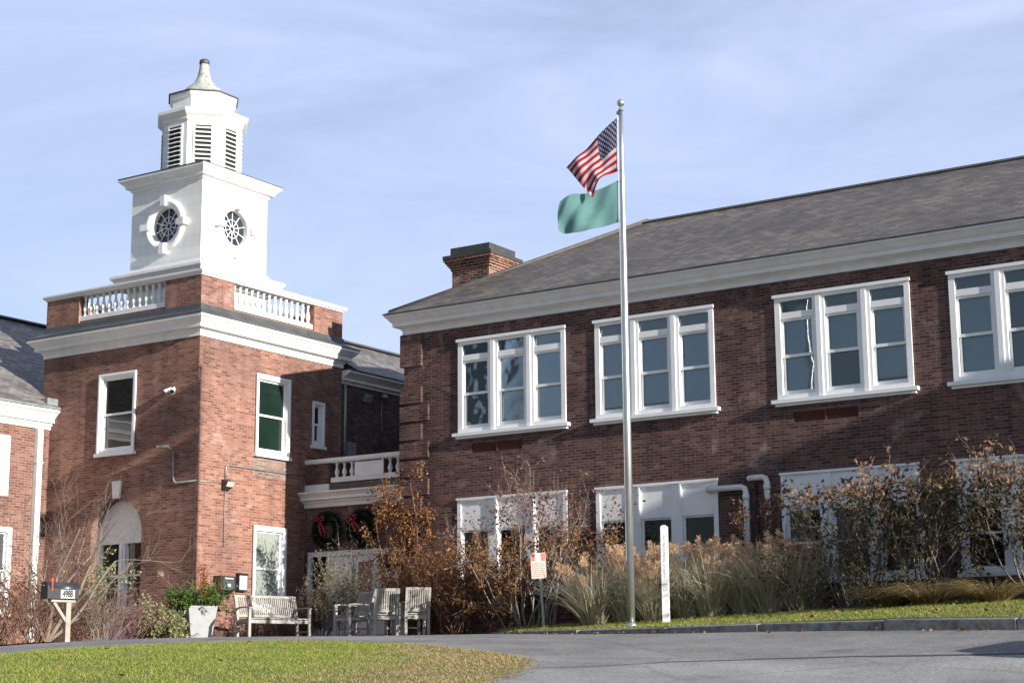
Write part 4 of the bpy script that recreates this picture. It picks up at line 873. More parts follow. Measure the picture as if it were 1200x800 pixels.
def grow(base, d, length, rad, levels, rs, kids=(3, 5), ratio=.62, spread=.7, wob=.16, up=.1, nseg=6, rratio=.6, out=None, lvl=0):
    """recursive limbs -> list of (points, radii, level)"""
    if out is None: out = []
    p = np.array(base, float); d = unit(np.array(d, float)); pts = [p.copy()]; sl_ = length/nseg
    for k in range(nseg):
        d = unit(d+rs.normal(size=3)*wob+np.array([0, 0, up])); p = p+d*sl_; pts.append(p.copy())
    pts = np.array(pts); radii = rad*np.linspace(1, .45, nseg+1); out.append((pts, radii, lvl))
    if levels > 0:
        for k in range(rs.integers(kids[0], kids[1]+1)):
            i = rs.integers(max(1, nseg//3), nseg+1); dd = unit(pts[i]-pts[i-1]); q = unit(np.cross(dd, rs.normal(size=3)))
            nd = unit(dd*(1-spread*.5)+q*spread*rs.uniform(.6, 1.2))
            grow(pts[i], nd, length*ratio*rs.uniform(.7, 1.2), max(.0038, radii[i]*rratio), levels-1, rs, kids, ratio, spread, wob, up, nseg, rratio, out, lvl+1)
    return out
def limbs_mesh(limbs, mb=None):
    mb = mb or MB()
    for pts, rad, lvl in limbs: mb.tube(list(map(tuple, pts)), list(rad), 6 if lvl == 0 else (4 if lvl == 1 else 3), False)
    return mb
def leaf_sites(limbs, minlvl, n, rs, zmin=None, zmax=None, jit=.03):
    segs = [(pts, rad) for pts, rad, l in limbs if l >= minlvl]
    P = []; D = []
    w = np.array([np.linalg.norm(np.diff(p, axis=0), axis=1).sum() for p, _ in segs]); w = w/w.sum()
    idx = rs.choice(len(segs), n, p=w)
    for i in idx:
        pts = segs[i][0]; t = rs.uniform(.15, 1)*(len(pts)-1); k = min(int(t), len(pts)-2); q = pts[k]+(pts[k+1]-pts[k])*(t-k)
        if zmin is not None and q[2] < zmin: continue
        if zmax is not None and q[2] > zmax: continue
        P.append(q+rs.normal(size=3)*jit); D.append(unit(pts[k+1]-pts[k])*.5+rs.normal(size=3)*.6+np.array([0, 0, -.25]))
    return np.array(P), np.array(D)
def ribbon_geo(P0, D0, length, width, droop, nseg, rs, grav_pow=1.6):
    """grass blades: curved tapering strips"""
    n = len(P0); D0 = unit(D0); L_ = length*np.ones(n) if np.isscalar(length) else length
    hor = D0.copy(); hor[:, 2] = 0; hor = unit(hor+1e-6)
    side = np.stack([-hor[:, 1], hor[:, 0], np.zeros(n)], 1)
    tw = rs.normal(size=(n, 3))*.35; side = unit(side+tw)
    rows = []
    for k in range(nseg+1):
        t = k/nseg; c = P0+D0*(L_*t)[:, None]; c = c+hor*(L_*droop*t**grav_pow*.6)[:, None]; c[:, 2] -= L_*droop*t**(grav_pow+.8)*.75
        wd = (width*(1-t)**.7+.0006)
        rows.append(c+side*(wd if np.isscalar(wd) else wd)*.5); rows.append(c-side*wd*.5)
    V = np.stack(rows, 1); m = 2*(nseg+1); i = np.arange(n)[:, None]*m
    Fs = [i+np.array([[2*k, 2*k+1, 2*k+3, 2*k+2]]) for k in range(nseg)]
    tips = V[:, -1]
    return V.reshape(-1, 3), np.concatenate(Fs, 0), V[:, [2*nseg-2, 2*nseg]].mean(1), unit(V[:, 2*nseg]-V[:, 2*nseg-2])

M_BARK = plain('grey_brown_bark', (.20, .165, .13), .85, .2, 9)
M_BARK2 = plain('red_brown_twig', (.17, .085, .055), .8, .2, 9)
M_BARK3 = plain('pale_grey_twig', (.27, .235, .20), .85, .18, 9)
M_LF_OR = leaf_mat('orange_leaves', [(.08, .035, .016), (.25, .105, .035), (.38, .185, .07), (.18, .07, .025), (.36, .23, .11)])
M_LF_BR = leaf_mat('brown_leaves', [(.05, .028, .018), (.13, .065, .035), (.20, .105, .06), (.085, .045, .03)])
M_LF_PK = leaf_mat('pinkish_leaves', [(.09, .05, .035), (.22, .09, .07), (.30, .15, .11), (.035, .025, .02)])
M_LF_OL = leaf_mat('olive_leaves', [(.035, .035, .018), (.08, .07, .03), (.14, .10, .05), (.05, .04, .025)])
M_LF_TAN = leaf_mat('tan_leaves', [(.17, .10, .06), (.34, .21, .13), (.24, .13, .08), (.10, .06, .04)])
M_LF_YG = leaf_mat('variegated_leaves', [(.12, .15, .05), (.38, .38, .19), (.22, .24, .09), (.48, .45, .28), (.07, .10, .03)])
M_LF_GR = leaf_mat('evergreen_leaves', [(.03, .07, .012), (.07, .14, .02), (.12, .21, .03), (.05, .10, .02)])
M_NEEDLE = leaf_mat('dark_fir', [(.008, .02, .008), (.015, .04, .016), (.025, .05, .02)], .15)
M_GRASSB = leaf_mat('dry_grass', [(.44, .41, .31), (.62, .57, .44), (.50, .47, .35), (.72, .66, .51), (.36, .36, .25)], .5)
M_PLUME = leaf_mat('tan_plume', [(.60, .41, .27), (.74, .54, .38), (.82, .64, .47), (.64, .44, .29)], .55, .9, .1)
M_GOLD = leaf_mat('golden_grass', [(.28, .21, .10), (.44, .34, .17), (.34, .25, .12), (.18, .16, .07)], .4)
M_TURFB = leaf_mat('grass_blades', [(.19, .27, .03), (.32, .42, .05), (.40, .46, .085), (.50, .46, .18), (.24, .33, .04)], .5)
M_TURFD = leaf_mat('dry_blades', [(.46, .34, .18), (.60, .46, .26), (.38, .27, .13), (.27, .25, .10)], .4)
M_LITTER = leaf_mat('fallen_leaves', [(.16, .07, .03), (.28, .15, .07), (.10, .05, .03)], .1)

# turf
def turf(name, poly, zf, dens, h, seed, dry=None, step=None):
    rs = np.random.default_rng(seed)
    x0 = min(p[0] for p in poly); x1 = max(p[0] for p in poly); y0 = min(p[1] for p in poly); y1 = max(p[1] for p in poly)
    gx = np.arange(x0-.5, x1+.51, .5); gy = np.arange(y0-.5, y1+.51, .5); Z = np.array([[zf(a, b_) for a in gx] for b_ in gy])
    n = int((x1-x0)*(y1-y0)*dens); X = rs.uniform(x0, x1, n); Y = rs.uniform(y0, y1, n)
    Pm = np.array(poly); c = np.zeros(n, bool); j = len(Pm)-1
    for i in range(len(Pm)):
        a, b_ = Pm[i], Pm[j]
        if a[1] != b_[1]: c ^= ((a[1] > Y) != (b_[1] > Y)) & (X < (b_[0]-a[0])*(Y-a[1])/(b_[1]-a[1])+a[0])
        j = i
    X = X[c]; Y = Y[c]
    i = np.clip(((X-gx[0])/.5).astype(int), 0, len(gx)-2); k = np.clip(((Y-gy[0])/.5).astype(int), 0, len(gy)-2); u = (X-gx[i])/.5; v = (Y-gy[k])/.5
    z = Z[k, i]*(1-u)*(1-v)+Z[k, i+1]*u*(1-v)+Z[k+1, i]*(1-u)*v+Z[k+1, i+1]*u*v
    P = np.stack([X, Y, z], 1); n = len(P)
    # tufty height from a cheap lattice noise
    nz = np.sin(X*3.1+np.sin(Y*2.3)*1.7)*np.cos(Y*2.7+np.sin(X*1.9)*1.3)
    hh = h*(.75+.35*nz)*rs.uniform(.5, 1.35, n); D = rs.normal(size=(n, 3))*.42; D[:, 2] = 1
    def mk(sel, nm, mt):
        V, Fq, _, _ = ribbon_geo(P[sel], D[sel], hh[sel], .011, .35, 2, rs); o = np_mesh(nm, V, Fq, mt); tag(o, kind='stuff'); return o
    if dry is None: return mk(np.ones(n, bool), name, M_TURFB)
    pd = dry(X, Y, nz); sel = rs.uniform(size=n) < pd
    mk(~sel, name, M_TURFB); mk(sel, 'dry_'+name, M_TURFD)
LAWN_V = [(-18.6, 13.0)]+LAWN[1:14]+[(-10.9, 15.2), (-10.6, 14.5), (-12.4, 11.6), (-15.5, 11.0)]
def dry_fn(X, Y, nz):
    E_ = np.array(LAWN[6:14]+[(-10.9, 15.2)]); d = np.full(len(X), 9.)
    for a, b_ in zip(E_[2:], E_[3:]):
        t_ = np.clip(((X-a[0])*(b_[0]-a[0])+(Y-a[1])*(b_[1]-a[1]))/((b_-a)**2).sum(), 0, 1); d = np.minimum(d, np.hypot(X-a[0]-t_*(b_[0]-a[0]), Y-a[1]-t_*(b_[1]-a[1])))
    w_ = np.clip((X+16.6)/2.0, .25, 1.)*1.6
    return np.clip(np.clip(1.45-d/w_, 0, .95)+.03+.07*(nz > .45), 0, .96)
turf('grass', LAWN_V, lambda x, y: gz(x, y)+.03, 1500, .055, 11, dry_fn)
turf('verge_grass', [p for p in verge if p[0] < 1]+[], lz, 750, .06, 12, lambda X, Y, nz: .10+.12*(nz > .4))
# fallen leaves on lawn, beds and along the kerb
rs = np.random.default_rng(5); P = []
for _ in range(1500):
    k = rs.integers(0, 4)
    if k == 0: x, y = rs.uniform(-18.5, -11.5), rs.uniform(13, 21); ok = in_poly(x, y, LAWN) and rs.uniform() < .05; z = gz(x, y)+.06
    elif k == 1: x = rs.uniform(-19.5, -5); y = kerb_y(x)+(rs.uniform(.3, 3.2) if rs.uniform() < .75 else -abs(rs.normal())*.12); ok = True; z = lz(x, y)+.045 if y > kerb_y(x) else gz(x, y)+.015
    elif k == 2: x = rs.uniform(-28, -20.5); y = rs.uniform(29, 32.8); ok = True; z = gz(x, y)+.035
    else: x = rs.uniform(-32, -24); y = rs.uniform(20.5, 29); ok = x < -24-(y-21)*.4; z = gz(x, y)+.035
    if ok: P.append((x, y, z))
P = np.array(P); V, Fq = leaf_geo(P, rs.normal(size=(len(P), 3))*np.array([1, 1, .25]), .07, .7, .3, rs)
tag(np_mesh('fallen_leaves', V, Fq, M_LITTER), kind='stuff')

rs = np.random.default_rng(6); P = []
EDG = [np.array(q) for q in LAWN[2:15]]
for a, b_ in zip(EDG, EDG[1:]):
    for _ in range(int(np.linalg.norm(b_-a)*260)):
        q = a+(b_-a)*rs.uniform(); o2 = (b_-a)/np.linalg.norm(b_-a); q = q+np.array([-o2[1], o2[0]])*(abs(rs.normal())*.11-.02)*(1 if True else 0); P.append((q[0], q[1], gz(q[0], q[1])+.012))
P = np.array(P); V, Fq, _, _ = ribbon_geo(P, rs.normal(size=(len(P), 3))*np.array([1, 1, .25])+np.array([0, 0, .35]), rs.uniform(.02, .06, len(P)), .012, .4, 2, rs)
tag(np_mesh('edge_thatch', V, Fq, M_TURFD), kind='stuff')
# ------------------------------------------------------------ shrubs
LEAFK = 3.0
def shrub(name, label, cat, loc, H, rad, nst, leaves, bark, seed, levels=2, kids=(3, 5), spread=.7, stem_r=.02, lean=.45, up=.08, minlvl=1, group=None, jit=.04, ratio=.6, wob=.15, lw_=.55):
    rs = np.random.default_rng(seed); t = thing(name, label, cat, loc, 0, group); limbs = []
    for k in range(nst):
        a = 2*math.pi*k/nst+rs.uniform(-.4, .4); ln = lean*rs.uniform(.3, 1.15)
        b0 = np.array(loc)+np.array([math.cos(a), math.sin(a), 0])*rad*.22*rs.uniform(.2, 1); b0[2] -= .05
        grow(b0, (math.cos(a)*ln, math.sin(a)*ln, 1), H*rs.uniform(.5, .72), stem_r*rs.uniform(.7, 1.2), levels, rs, kids, ratio, spread, wob, up, 6, .58, limbs)
    limbs_mesh(limbs).build('stems', bark, t)
    for (nm, n, size, m_, z0, z1, lab) in leaves:
        P, D = leaf_sites(limbs, minlvl, int(n*LEAFK), rs, None if z0 is None else loc[2]+z0, None if z1 is None else loc[2]+z1, jit)
        if len(P):
            V, Fq = leaf_geo(P, D, size, lw_, .25, rs); np_mesh(nm, V, Fq, m_, t, label=lab)
    return t
# bare tree and twigs at left
rs = np.random.default_rng(21); base = (-25.75, 23.0, gz(-25.75, 23.0)); limbs = []
for (a, ln, h, r_) in ((2.9, .62, 1.9, .045), (.55, .75, 2.0, .05), (.75, 1.15, 2.1, .04), (2.2, .25, 2.0, .05), (4.0, .6, 1.7, .035), (.3, .35, 2.3, .045), (3.4, 1.0, 1.6, .03), (5.2, .6, 1.6, .03)):
    grow(base, (math.cos(a)*ln, math.sin(a)*ln, 1), h, r_, 3, rs, (3, 5), .62, .75, .13, .06, 7, .55, limbs)
bt_ = limbs_mesh(limbs).build('bare_tree', M_BARK); tag(bt_, 'leafless spreading grey tree with many forked branches behind the mailbox', 'tree')
for (lab, x, y, H, n, seed) in (('dense brown brush under the left wing window at the photo\'s left edge', -26.4, 22.2, 1.75, 46, 37), ('tangled russet brush between downspout and mailbox post', -26.9, 23.9, 1.45, 40, 38), ('low brown brush right behind the wooden mailbox post', -26.6, 24.9, 1.1, 34, 39)):
    shrub('brush', lab, 'shrub', (x, y, gz(x, y)), H, 1.6, n, [('dead_leaves', 420, .05, M_LF_BR, None, None, None)], M_BARK2 if seed != 38 else M_BARK, seed, 2, (2, 4), .6, .010, .6, .05)
for (nm, lab, loc, H, n, seed) in (('twiggy_shrub', 'bare red brown twigs of a shrub at the photo\'s lower left corner', (-24.9, 21.7), 1.5, 26, 31), ('twiggy_shrub', 'bare brown twig clump just right of the black mailbox post', (-25.2, 23.9), 1.1, 22, 32)):
    x, y = loc
    shrub(nm, lab, 'shrub', (x, y, gz(x, y)), H, 1.5 if seed == 31 else 1.0, n, [('dead_leaves', 110, .045, M_LF_BR, None, None, None)], M_BARK2 if seed == 31 else M_BARK, seed, 2, (2, 4), .55, .010, .55, .05)
x, y = -27.1, 26.4
shrub('twiggy_shrub', 'low purple twigged shrub in front of the arched window', 'shrub', (x, y, gz(x, y)), 1.15, 1.3, 34, [('foliage', 160, .03, M_LF_PK, None, None, None)], plain('purple_twig', (.17, .07, .085), .8, .15, 9), 33, 2, (2, 4), .6, .008, .6, .06)
x, y = -27.3, 27.6
shrub('variegated_shrub', 'low cream and green variegated shrub left of the planter', 'shrub', (x, y, gz(x, y)), .85, 1.4, 26, [('foliage', 1900, .075, M_LF_YG, .05, None, None)], M_BARK, 34, 2, (3, 5), .75, .010, .9, .05)
x, y = -27.35, 25.6
shrub('variegated_shrub', 'thin tall variegated shrub under the arched window glass', 'shrub', (x, y, gz(x, y)), 1.75, .8, 7, [('foliage', 420, .075, M_LF_YG, .9, None, None)], M_BARK, 35, 2, (3, 4), .8, .012, .55, .02)
x, y = -27.55, 29.0
shrub('evergreen_shrub', 'dark low evergreen shrub between variegated shrub and planter', 'shrub', (x-.15, y-.35, gz(x, y)), .95, .9, 16, [('foliage', 1500, .06, leaf_mat('dark_green_leaves', [(.012, .02, .01), (.03, .05, .018), (.02, .035, .014)]), .05, None, None)], M_BARK, 36, 2, (3, 5), .8, .010, .7, .05)
# shrub before the entrance
x, y = -24.95, 31.0
shrub('entrance_shrub', 'open greyish twigged shrub with sparse olive leaves before the white entrance', 'shrub', (x, y, gz(x, y)), 1.9, 1.3, 22, [('foliage', 1300, .055, leaf_mat('grey_olive', [(.10, .10, .05), (.22, .20, .11), (.30, .25, .15), (.14, .08, .045)]), None, None, None)], M_BARK3, 41, 2, (3, 5), .6, .012, .55, .06)
x, y = -25.9, 31.3
shrub('entrance_shrub', 'lower russet shrub between the bench and the white entrance', 'shrub', (x, y, gz(x, y)), 1.05, 1.0, 20, [('foliage', 900, .05, leaf_mat('russet_leaves', [(.10, .05, .03), (.20, .09, .045), (.12, .11, .05)]), None, None, None)], M_BARK2, 42, 2, (3, 5), .7, .010, .7, .05)
# climbing vine on the wing corner
rs = np.random.default_rng(51); t = thing('climbing_vine', 'orange leaved vine climbing the corner quoins of the brick wing', 'vine', (XR, YR-.1, 1.1)); limbs = []
for k in range(13):
    x = XR+rs.uniform(-.35, .45); h = rs.uniform(2.0, 3.75) if k < 8 else rs.uniform(1.3, 2.2)
    grow((x, YR-.10-rs.uniform(0, .1), 1.0), (-.05*(x-XR)+rs.uniform(-.06, .03), -.02, 1), h, .022, 2, rs, (5, 8), .20, .9, .07, .06, 12, .45, limbs)
limbs_mesh(limbs).build('stems', M_BARK2, t)
P, D = leaf_sites(limbs, 1, 4300, rs, None, None, .07); P[:, 1] = np.minimum(P[:, 1], YR-.05)
V, Fq = leaf_geo(P, D, .075, .6, .25, rs); np_mesh('foliage', V, Fq, M_LF_OR, t)
# red stemmed bushes
for (lab, x, y, H, wd, seed, nl) in (('red brown bush of upright stems with orange leaves behind the right hand chairs', -22.3, 30.55, 1.95, 1.4, 52, 800), ('red brown bush with orange leaves right of the outdoor chairs', -21.35, 30.3, 1.85, 1.4, 53, 700), ('dense rusty bush against the wing wall left of the lower windows', -22.75, 31.2, 1.5, 1.2, 54, 700)):
    shrub('rusty_bush', lab, 'shrub', (x, y, gz(x, y)), H, wd, 46, [('foliage', nl, .06, M_LF_OR, .35, None, None), ('dead_leaves', 700, .05, M_LF_BR, None, 1.1, None)], M_BARK2, seed, 2, (2, 4), .42, .010, .42, .10, jit=.05)
# big shrub before the first lower windows
x, y = -19.15, 29.9
t = shrub('serviceberry_shrub', 'large spreading shrub with bare grey top behind the red sign', 'shrub', (x, y, lz(x, y)), 3.15, 2.4, 22, [('upper_foliage', 1150, .07, M_LF_PK, 1.75, None, 'sparse pinkish brown leaves'), ('foliage', 2500, .075, M_LF_OR, .35, 1.75, 'orange brown leaves'), ('dead_leaves', 900, .06, M_LF_BR, .1, 1.3, None)], M_BARK3, 61, 3, (2, 4), .68, .020, .62, .06, jit=.05, ratio=.58)
x, y = -20.3, 30.5
shrub('rusty_bush', 'orange leaved bush between the chairs and the large grey shrub', 'shrub', (x, y, gz(x, y)+.05), 1.7, 1.4, 30, [('foliage', 1100, .065, M_LF_OR, .3, None, None), ('dead_leaves', 700, .05, M_LF_BR, None, .9, None)], M_BARK2, 62, 2, (2, 4), .6, .010, .6, .08)
# dark shrubs at right
for (nm, lab, x, y, H, nst, seed, n1, n2) in (('viburnum_shrub', 'tall brown leaved shrub in front of the third lower windows', -12.0, 29.7, 2.45, 16, 71, 1250, 330), ('viburnum_shrub', 'tall dark leaved shrub between third and fourth lower windows', -10.75, 29.9, 2.5, 14, 72, 900, 950), ('viburnum_shrub', 'tall dark shrub cut off by the photo\'s right edge', -8.45, 29.2, 2.65, 15, 73, 1000, 600)):
    shrub(nm, lab, 'shrub', (x, y, lz(x, y)), H, 1.5, nst, [('upper_foliage', n1, .10, M_LF_TAN, 1.9, None, 'tan and rust leaves'), ('foliage', n2, .10, M_LF_OL, .5, 2.2, 'dark olive leaves')], M_BARK, seed, 3, (3, 4), .66, .020, .52, .06, minlvl=2, jit=.05, ratio=.56)
x, y = -14.3, 30.6
shrub('seedling_tree', 'thin pale sapling with drooping leaves beside the white waste pipes', 'tree', (x, y, lz(x, y)), 3.2, .6, 3, [('foliage', 420, .09, M_LF_TAN, 1.2, None, None)], M_BARK, 74, 2, (4, 6), .6, .014, .18, .06, jit=.05, ratio=.35)
x, y = -13.0, 29.6
shrub('twiggy_shrub', 'dark bare canes below the third lower windows', 'shrub', (x, y, lz(x, y)), 1.5, 1.6, 26, [('dead_leaves', 500, .06, M_LF_OL, None, None, None)], M_BARK, 75, 1, (2, 4), .5, .008, .8, .02)
x, y = -11.2, 29.1
shrub('twiggy_shrub', 'dark low brush at the foot of the tall dark shrub', 'shrub', (x, y, lz(x, y)), 1.0, 1.6, 30, [('dead_leaves', 700, .05, M_LF_OL, None, None, None)], M_BARK, 76, 1, (2, 4), .6, .008, .9, .02)
# plumed grasses
def plume_grass(label, x, y, H, seed, nb=900, npl=34, name='plumed_grass', width=1.):
    rs = np.random.default_rng(seed); z = lz(x, y); t = thing(name, label, 'grass clump', (x, y, z), 0, 'ornamental grasses along the wing')
    def bl(n, h, lean, droop, w, nseg=5, mess=.09):
        a = rs.uniform(0, 2*math.pi, n); r_ = .22*np.sqrt(rs.uniform(0, 1, n))*width; P = np.stack([x+np.cos(a)*r_, y+np.sin(a)*r_, np.full(n, z-.02)], 1)
        ln = lean*rs.uniform(.1, 1.2, n); D = np.stack([np.cos(a)*ln, np.sin(a)*ln, np.ones(n)], 1)+rs.normal(size=(n, 3))*mess
        return ribbon_geo(P, D, h*rs.uniform(.6, 1.12, n), w, droop, nseg, rs)
    V, Fq, _, _ = bl(nb, H*1.34, .27*width, .42*rs.uniform(.3, 1.6, nb), .019, 5, .20); np_mesh('blades', V, Fq, M_GRASSB, t)
    if npl:
        V, Fq, tip, td = bl(npl, H*1.16, .30*width, .08, .008); np_mesh('stalks', V, Fq, M_GRASSB, t)
        A = []; B_ = []; off = 0
        for p, d in zip(tip, td):
            n = 130; s_ = rs.uniform(0, 1, n); L_ = rs.uniform(.20, .34); d = unit(d+rs.normal(size=3)*.12)
            c = p+d*(s_*L_-.05)[:, None]+np.array([0, 0, -1])*(.05*s_**2)[:, None]; rad_ = .062*np.sin(np.clip(s_*1.05+.12, 0, 1)*math.pi)**.7
            q = unit(np.cross(d, rs.normal(size=(n, 3)))); DD = d*.9+q*.75+np.array([0, 0, -.2])
            v, f = leaf_geo(c+q*(rad_*rs.uniform(.1, 1., n))[:, None], DD, .06, .24, .1, rs); A.append(v); B_.append(f+off); off += len(v)
        np_mesh('plumes', np.concatenate(A), np.concatenate(B_), M_PLUME, t)
    return t
GPOS = [(-16.97, 28.76), (-16.44, 28.9), (-15.87, 29.04), (-15.31, 29.19), (-14.76, 29.33), (-14.21, 29.48), (-13.72, 29.6), (-13.29, 29.72)]
gsp = [('plumed grass clump beside the large shrub, leftmost of its row', -17.75, 30.0, 1.30), ('plumed grass clump just left of the flagpole', -16.9, 29.75, 1.36), ('plumed grass clump directly behind the flagpole foot', -16.2, 29.7, 1.28), ('plumed grass clump between flagpole and white post', -15.75, 29.55, 1.36), ('plumed grass clump directly behind the white post', -15.2, 29.45, 1.34), ('plumed grass clump just right of the white post', -14.65, 29.45, 1.22), ('plumed grass clump in front of the white waste pipes', -14.0, 29.4, 1.34), ('full plumed grass clump at the right end of its row', -13.35, 29.15, 1.36)]
for k, (lab, x, y, H) in enumerate((a_, b_, c_, d_*.90) for a_, b_, c_, d_ in gsp): plume_grass(lab, GPOS[k][0], GPOS[k][1]+(.14 if k % 2 else 0), H, 80+k, 760, 34)
for k, (lab, x, y, H) in enumerate((('low arching golden grass clump below the fourth lower window', -10.35, 28.75, .85), ('low golden grass clump nearest the photo\'s right edge', -9.2, 28.7, .85), ('straw coloured arching grass clump left of the golden pair', -11.1, 28.95, .7))):
    rs = np.random.default_rng(95+k); z = lz(x, y); n = 700; a = rs.uniform(0, 2*math.pi, n); P = np.stack([x+np.cos(a)*.2, y+np.sin(a)*.2, np.full(n, z)], 1)
    D = np.stack([np.cos(a)*.8*rs.uniform(.2, 1.3, n), np.sin(a)*.8*rs.uniform(.2, 1.3, n), np.ones(n)], 1); V, Fq, _, _ = ribbon_geo(P, D, H*rs.uniform(.6, 1.15, n), .012, .75, 6, rs)
    o = np_mesh('golden_grass', V, Fq, M_GOLD); tag(o, lab, 'grass clump', 'golden grasses')

# ------------------------------------------------------------ seats
def seat_parts(t, L_, arms=True):
    """slatted teak seat, length along local x, front towards -y"""
    Wt = wm(t); h = L_/2; dp = .54
    def part(name, fn, lab=None):
        m = MB(Wt); fn(m); return m.build(name, M_TEAK, t, lab)
    def leg_front(s): return lambda m: m.box(s*h-.03, s*h+.03, -dp/2-.03, -dp/2+.03, 0, .645)
    def leg_back(s):
        def f(m):
            m.bar((s*(h-.0), dp/2-.02, 0), (s*(h-.0), dp/2-.02, .44), .055, .05, up=(0, 1, 0)); m.bar((s*h, dp/2-.02, .42), (s*h, dp/2+.13, .95), .055, .045, up=(0, 1, 0))
        return f
    for s in (-1, 1): part('leg', leg_front(s)); part('leg', leg_back(s))
    def seat(m):
        for k in range(7): y = -dp/2+.0+k*.075; m.box(-h+.032, h-.032, y, y+.062, .405+.004*abs(k-3), .428+.004*abs(k-3))
    part('seat', seat)
    def apron(m):
        m.box(-h+.03, h-.03, -dp/2-.015, -dp/2+.012, .325, .40); m.box(-h+.03, h-.03, dp/2-.04, dp/2-.015, .325, .40)
        for s in (-1, 1): m.box(s*h-.015, s*h+.015, -dp/2+.03, dp/2-.045, .335, .40); m.box(s*h-.012, s*h+.012, -dp/2+.03, dp/2-.045, .14, .175)
    part('apron', apron)
    def back(m):
        def pt(x, z): return (x, dp/2-.02+(z-.42)*.283, z)
        m.bar(pt(-h+.028, .925), pt(h-.028, .925), .03, .06, up=(0, .27, 1)); m.bar(pt(-h+.028, .50), pt(h-.028, .50), .03, .055, up=(0, .27, 1))
        n = max(9, int(round(L_/.052))); 
        for k in range(n):
            x = -h+.05+(L_-.10)*k/(n-1); m.bar(pt(x, .525), pt(x, .90), .027, .014, up=(0, 1, 0))
    part('backrest', back)
    if arms:
        for s in (-1, 1):
            def arm(m, s=s):
                P = [(-dp/2-.055, .655), (-dp/2+.1, .675), (dp/2-.12, .672), (dp/2+.045, .645)]
                for a, b_ in zip(P, P[1:]): m.bar((s*h, a[0], a[1]), (s*h, b_[0]+.004, b_[1]), .062, .026)
            part('armrest', arm)
t = thing('garden_bench', 'weathered grey slatted bench against the sunlit tower wall', 'bench', (-25.46, 29.22, gz(-25.46, 29.22)+.005), R(71)); seat_parts(t, 1.50)
CH = [(-23.10, 29.04, -14, 'shaded slatted armchair leftmost of the four, its side towards the bench'), (-22.07, 28.80, 226, 'sunlit slatted chair seen from behind, left of the two pale ones'), (-22.38, 29.85, -14, 'shaded slatted armchair half hidden between the two pale chairs'), (-21.42, 29.0, 226, 'sunlit slatted chair seen from behind, rightmost of the four')]
c0 = None
for x, y, a, lab in CH:
    z = gz(x, y)+.005
    if c0 is None: c0 = thing('garden_chair', lab, 'chair', (x, y, z), R(a), 'outdoor chairs set in a group'); seat_parts(c0, .47)
    else:
        c = dup(c0); c.location = (x, y, z); c.rotation_euler = (0, 0, R(a)); c['label'] = lab
# ------------------------------------------------------------ planter
px_, py_ = -27.05, 28.55; pz = gz(px_, py_)
t = thing('planter', 'tall tapered grey square planter at the tower corner', 'planter', (px_, py_, pz), R(59)); Wt = wm(t)
m = MB(Wt)
for (w0, z0, w1, z1) in ((.46, 0, .66, .74),):
    n = len(m.v); a, b_ = w0/2, w1/2; c_ = b_-.03
    V8 = [(-a, -a, z0), (a, -a, z0), (a, a, z0), (-a, a, z0), (-b_, -b_, z1), (b_, -b_, z1), (b_, b_, z1), (-b_, b_, z1), (-c_, -c_, z1), (c_, -c_, z1), (c_, c_, z1), (-c_, c_, z1), (-c_, -c_, z1-.08), (c_, -c_, z1-.08), (c_, c_, z1-.08), (-c_, c_, z1-.08)]
    m.v += [m.F @ Vector(v) for v in V8]
    fs = [(3, 2, 1, 0)]+[(k, (k+1) % 4, 4+(k+1) % 4, 4+k) for k in range(4)]+[(4+k, 4+(k+1) % 4, 8+(k+1) % 4, 8+k) for k in range(4)]+[(8+k, 8+(k+1) % 4, 12+(k+1) % 4, 12+k) for k in range(4)]
    m.f += [[n+i for i in f] for f in fs]; m.mi += [0]*len(fs); m.sm += [False]*len(fs)
m.build('pot', M_POT, t); m = MB(Wt); m.box(-.29, .29, -.29, .29, .64, .665); m.build('soil', M_SOIL, t)
tp = thing('planter_greens', 'evergreen boughs, red twigs and a pale plume filling the grey planter', 'plant', (px_, py_, pz+.66)); rs = np.random.default_rng(101)
limbs = []
for k in range(34):
    a = rs.uniform(0, 2*math.pi); ln = rs.uniform(.3, 1.6); grow((px_+math.cos(a)*.15, py_+math.sin(a)*.15, pz+.62), (math.cos(a)*ln*.8, math.sin(a)*ln*.8, 1), rs.uniform(.35, .72), .007, 1, rs, (3, 5), .5, .8, .12, -.02, 5, .6, limbs)
limbs_mesh(limbs).build('stems', M_BARK, tp); P, D = leaf_sites(limbs, 0, 3800, rs, None, None, .03); V, Fq = leaf_geo(P, D, .085, .3, .2, rs); np_mesh('foliage', V, Fq, M_LF_GR, tp)
limbs = []
for k in range(9): grow((px_+rs.uniform(-.1, .2), py_+rs.uniform(-.1, .2), pz+.7), (rs.uniform(-.15, .2), rs.uniform(-.1, .3), 1), rs.uniform(.6, .95), .006, 1, rs, (2, 4), .4, .5, .1, .0, 5, .6, limbs)
limbs_mesh(limbs).build('twigs', M_BARK2, tp); P, D = leaf_sites(limbs, 0, 620, rs, pz+.85, None, .02); V, Fq = leaf_geo(P, D, .05, .6, .2, rs); np_mesh('red_leaves', V, Fq, leaf_mat('coral_leaves', [(.35, .09, .03), (.45, .16, .06), (.25, .06, .03)]), tp)
n = 260; a = rs.uniform(0, 2*math.pi, n); ln = rs.uniform(.1, .7, n); P = np.tile(np.array([[px_-.28, py_-.14, pz+.7]]), (n, 1))+rs.normal(size=(n, 3))*.04; D = np.stack([np.cos(a)*ln, np.sin(a)*ln, np.ones(n)], 1)
V, Fq, _, _ = ribbon_geo(P, D, rs.uniform(.45, .85, n), .007, .5, 4, rs); np_mesh('pale_plume', V, Fq, leaf_mat('silver_plume', [(.45, .44, .33), (.6, .58, .46), (.36, .38, .25)]), tp)
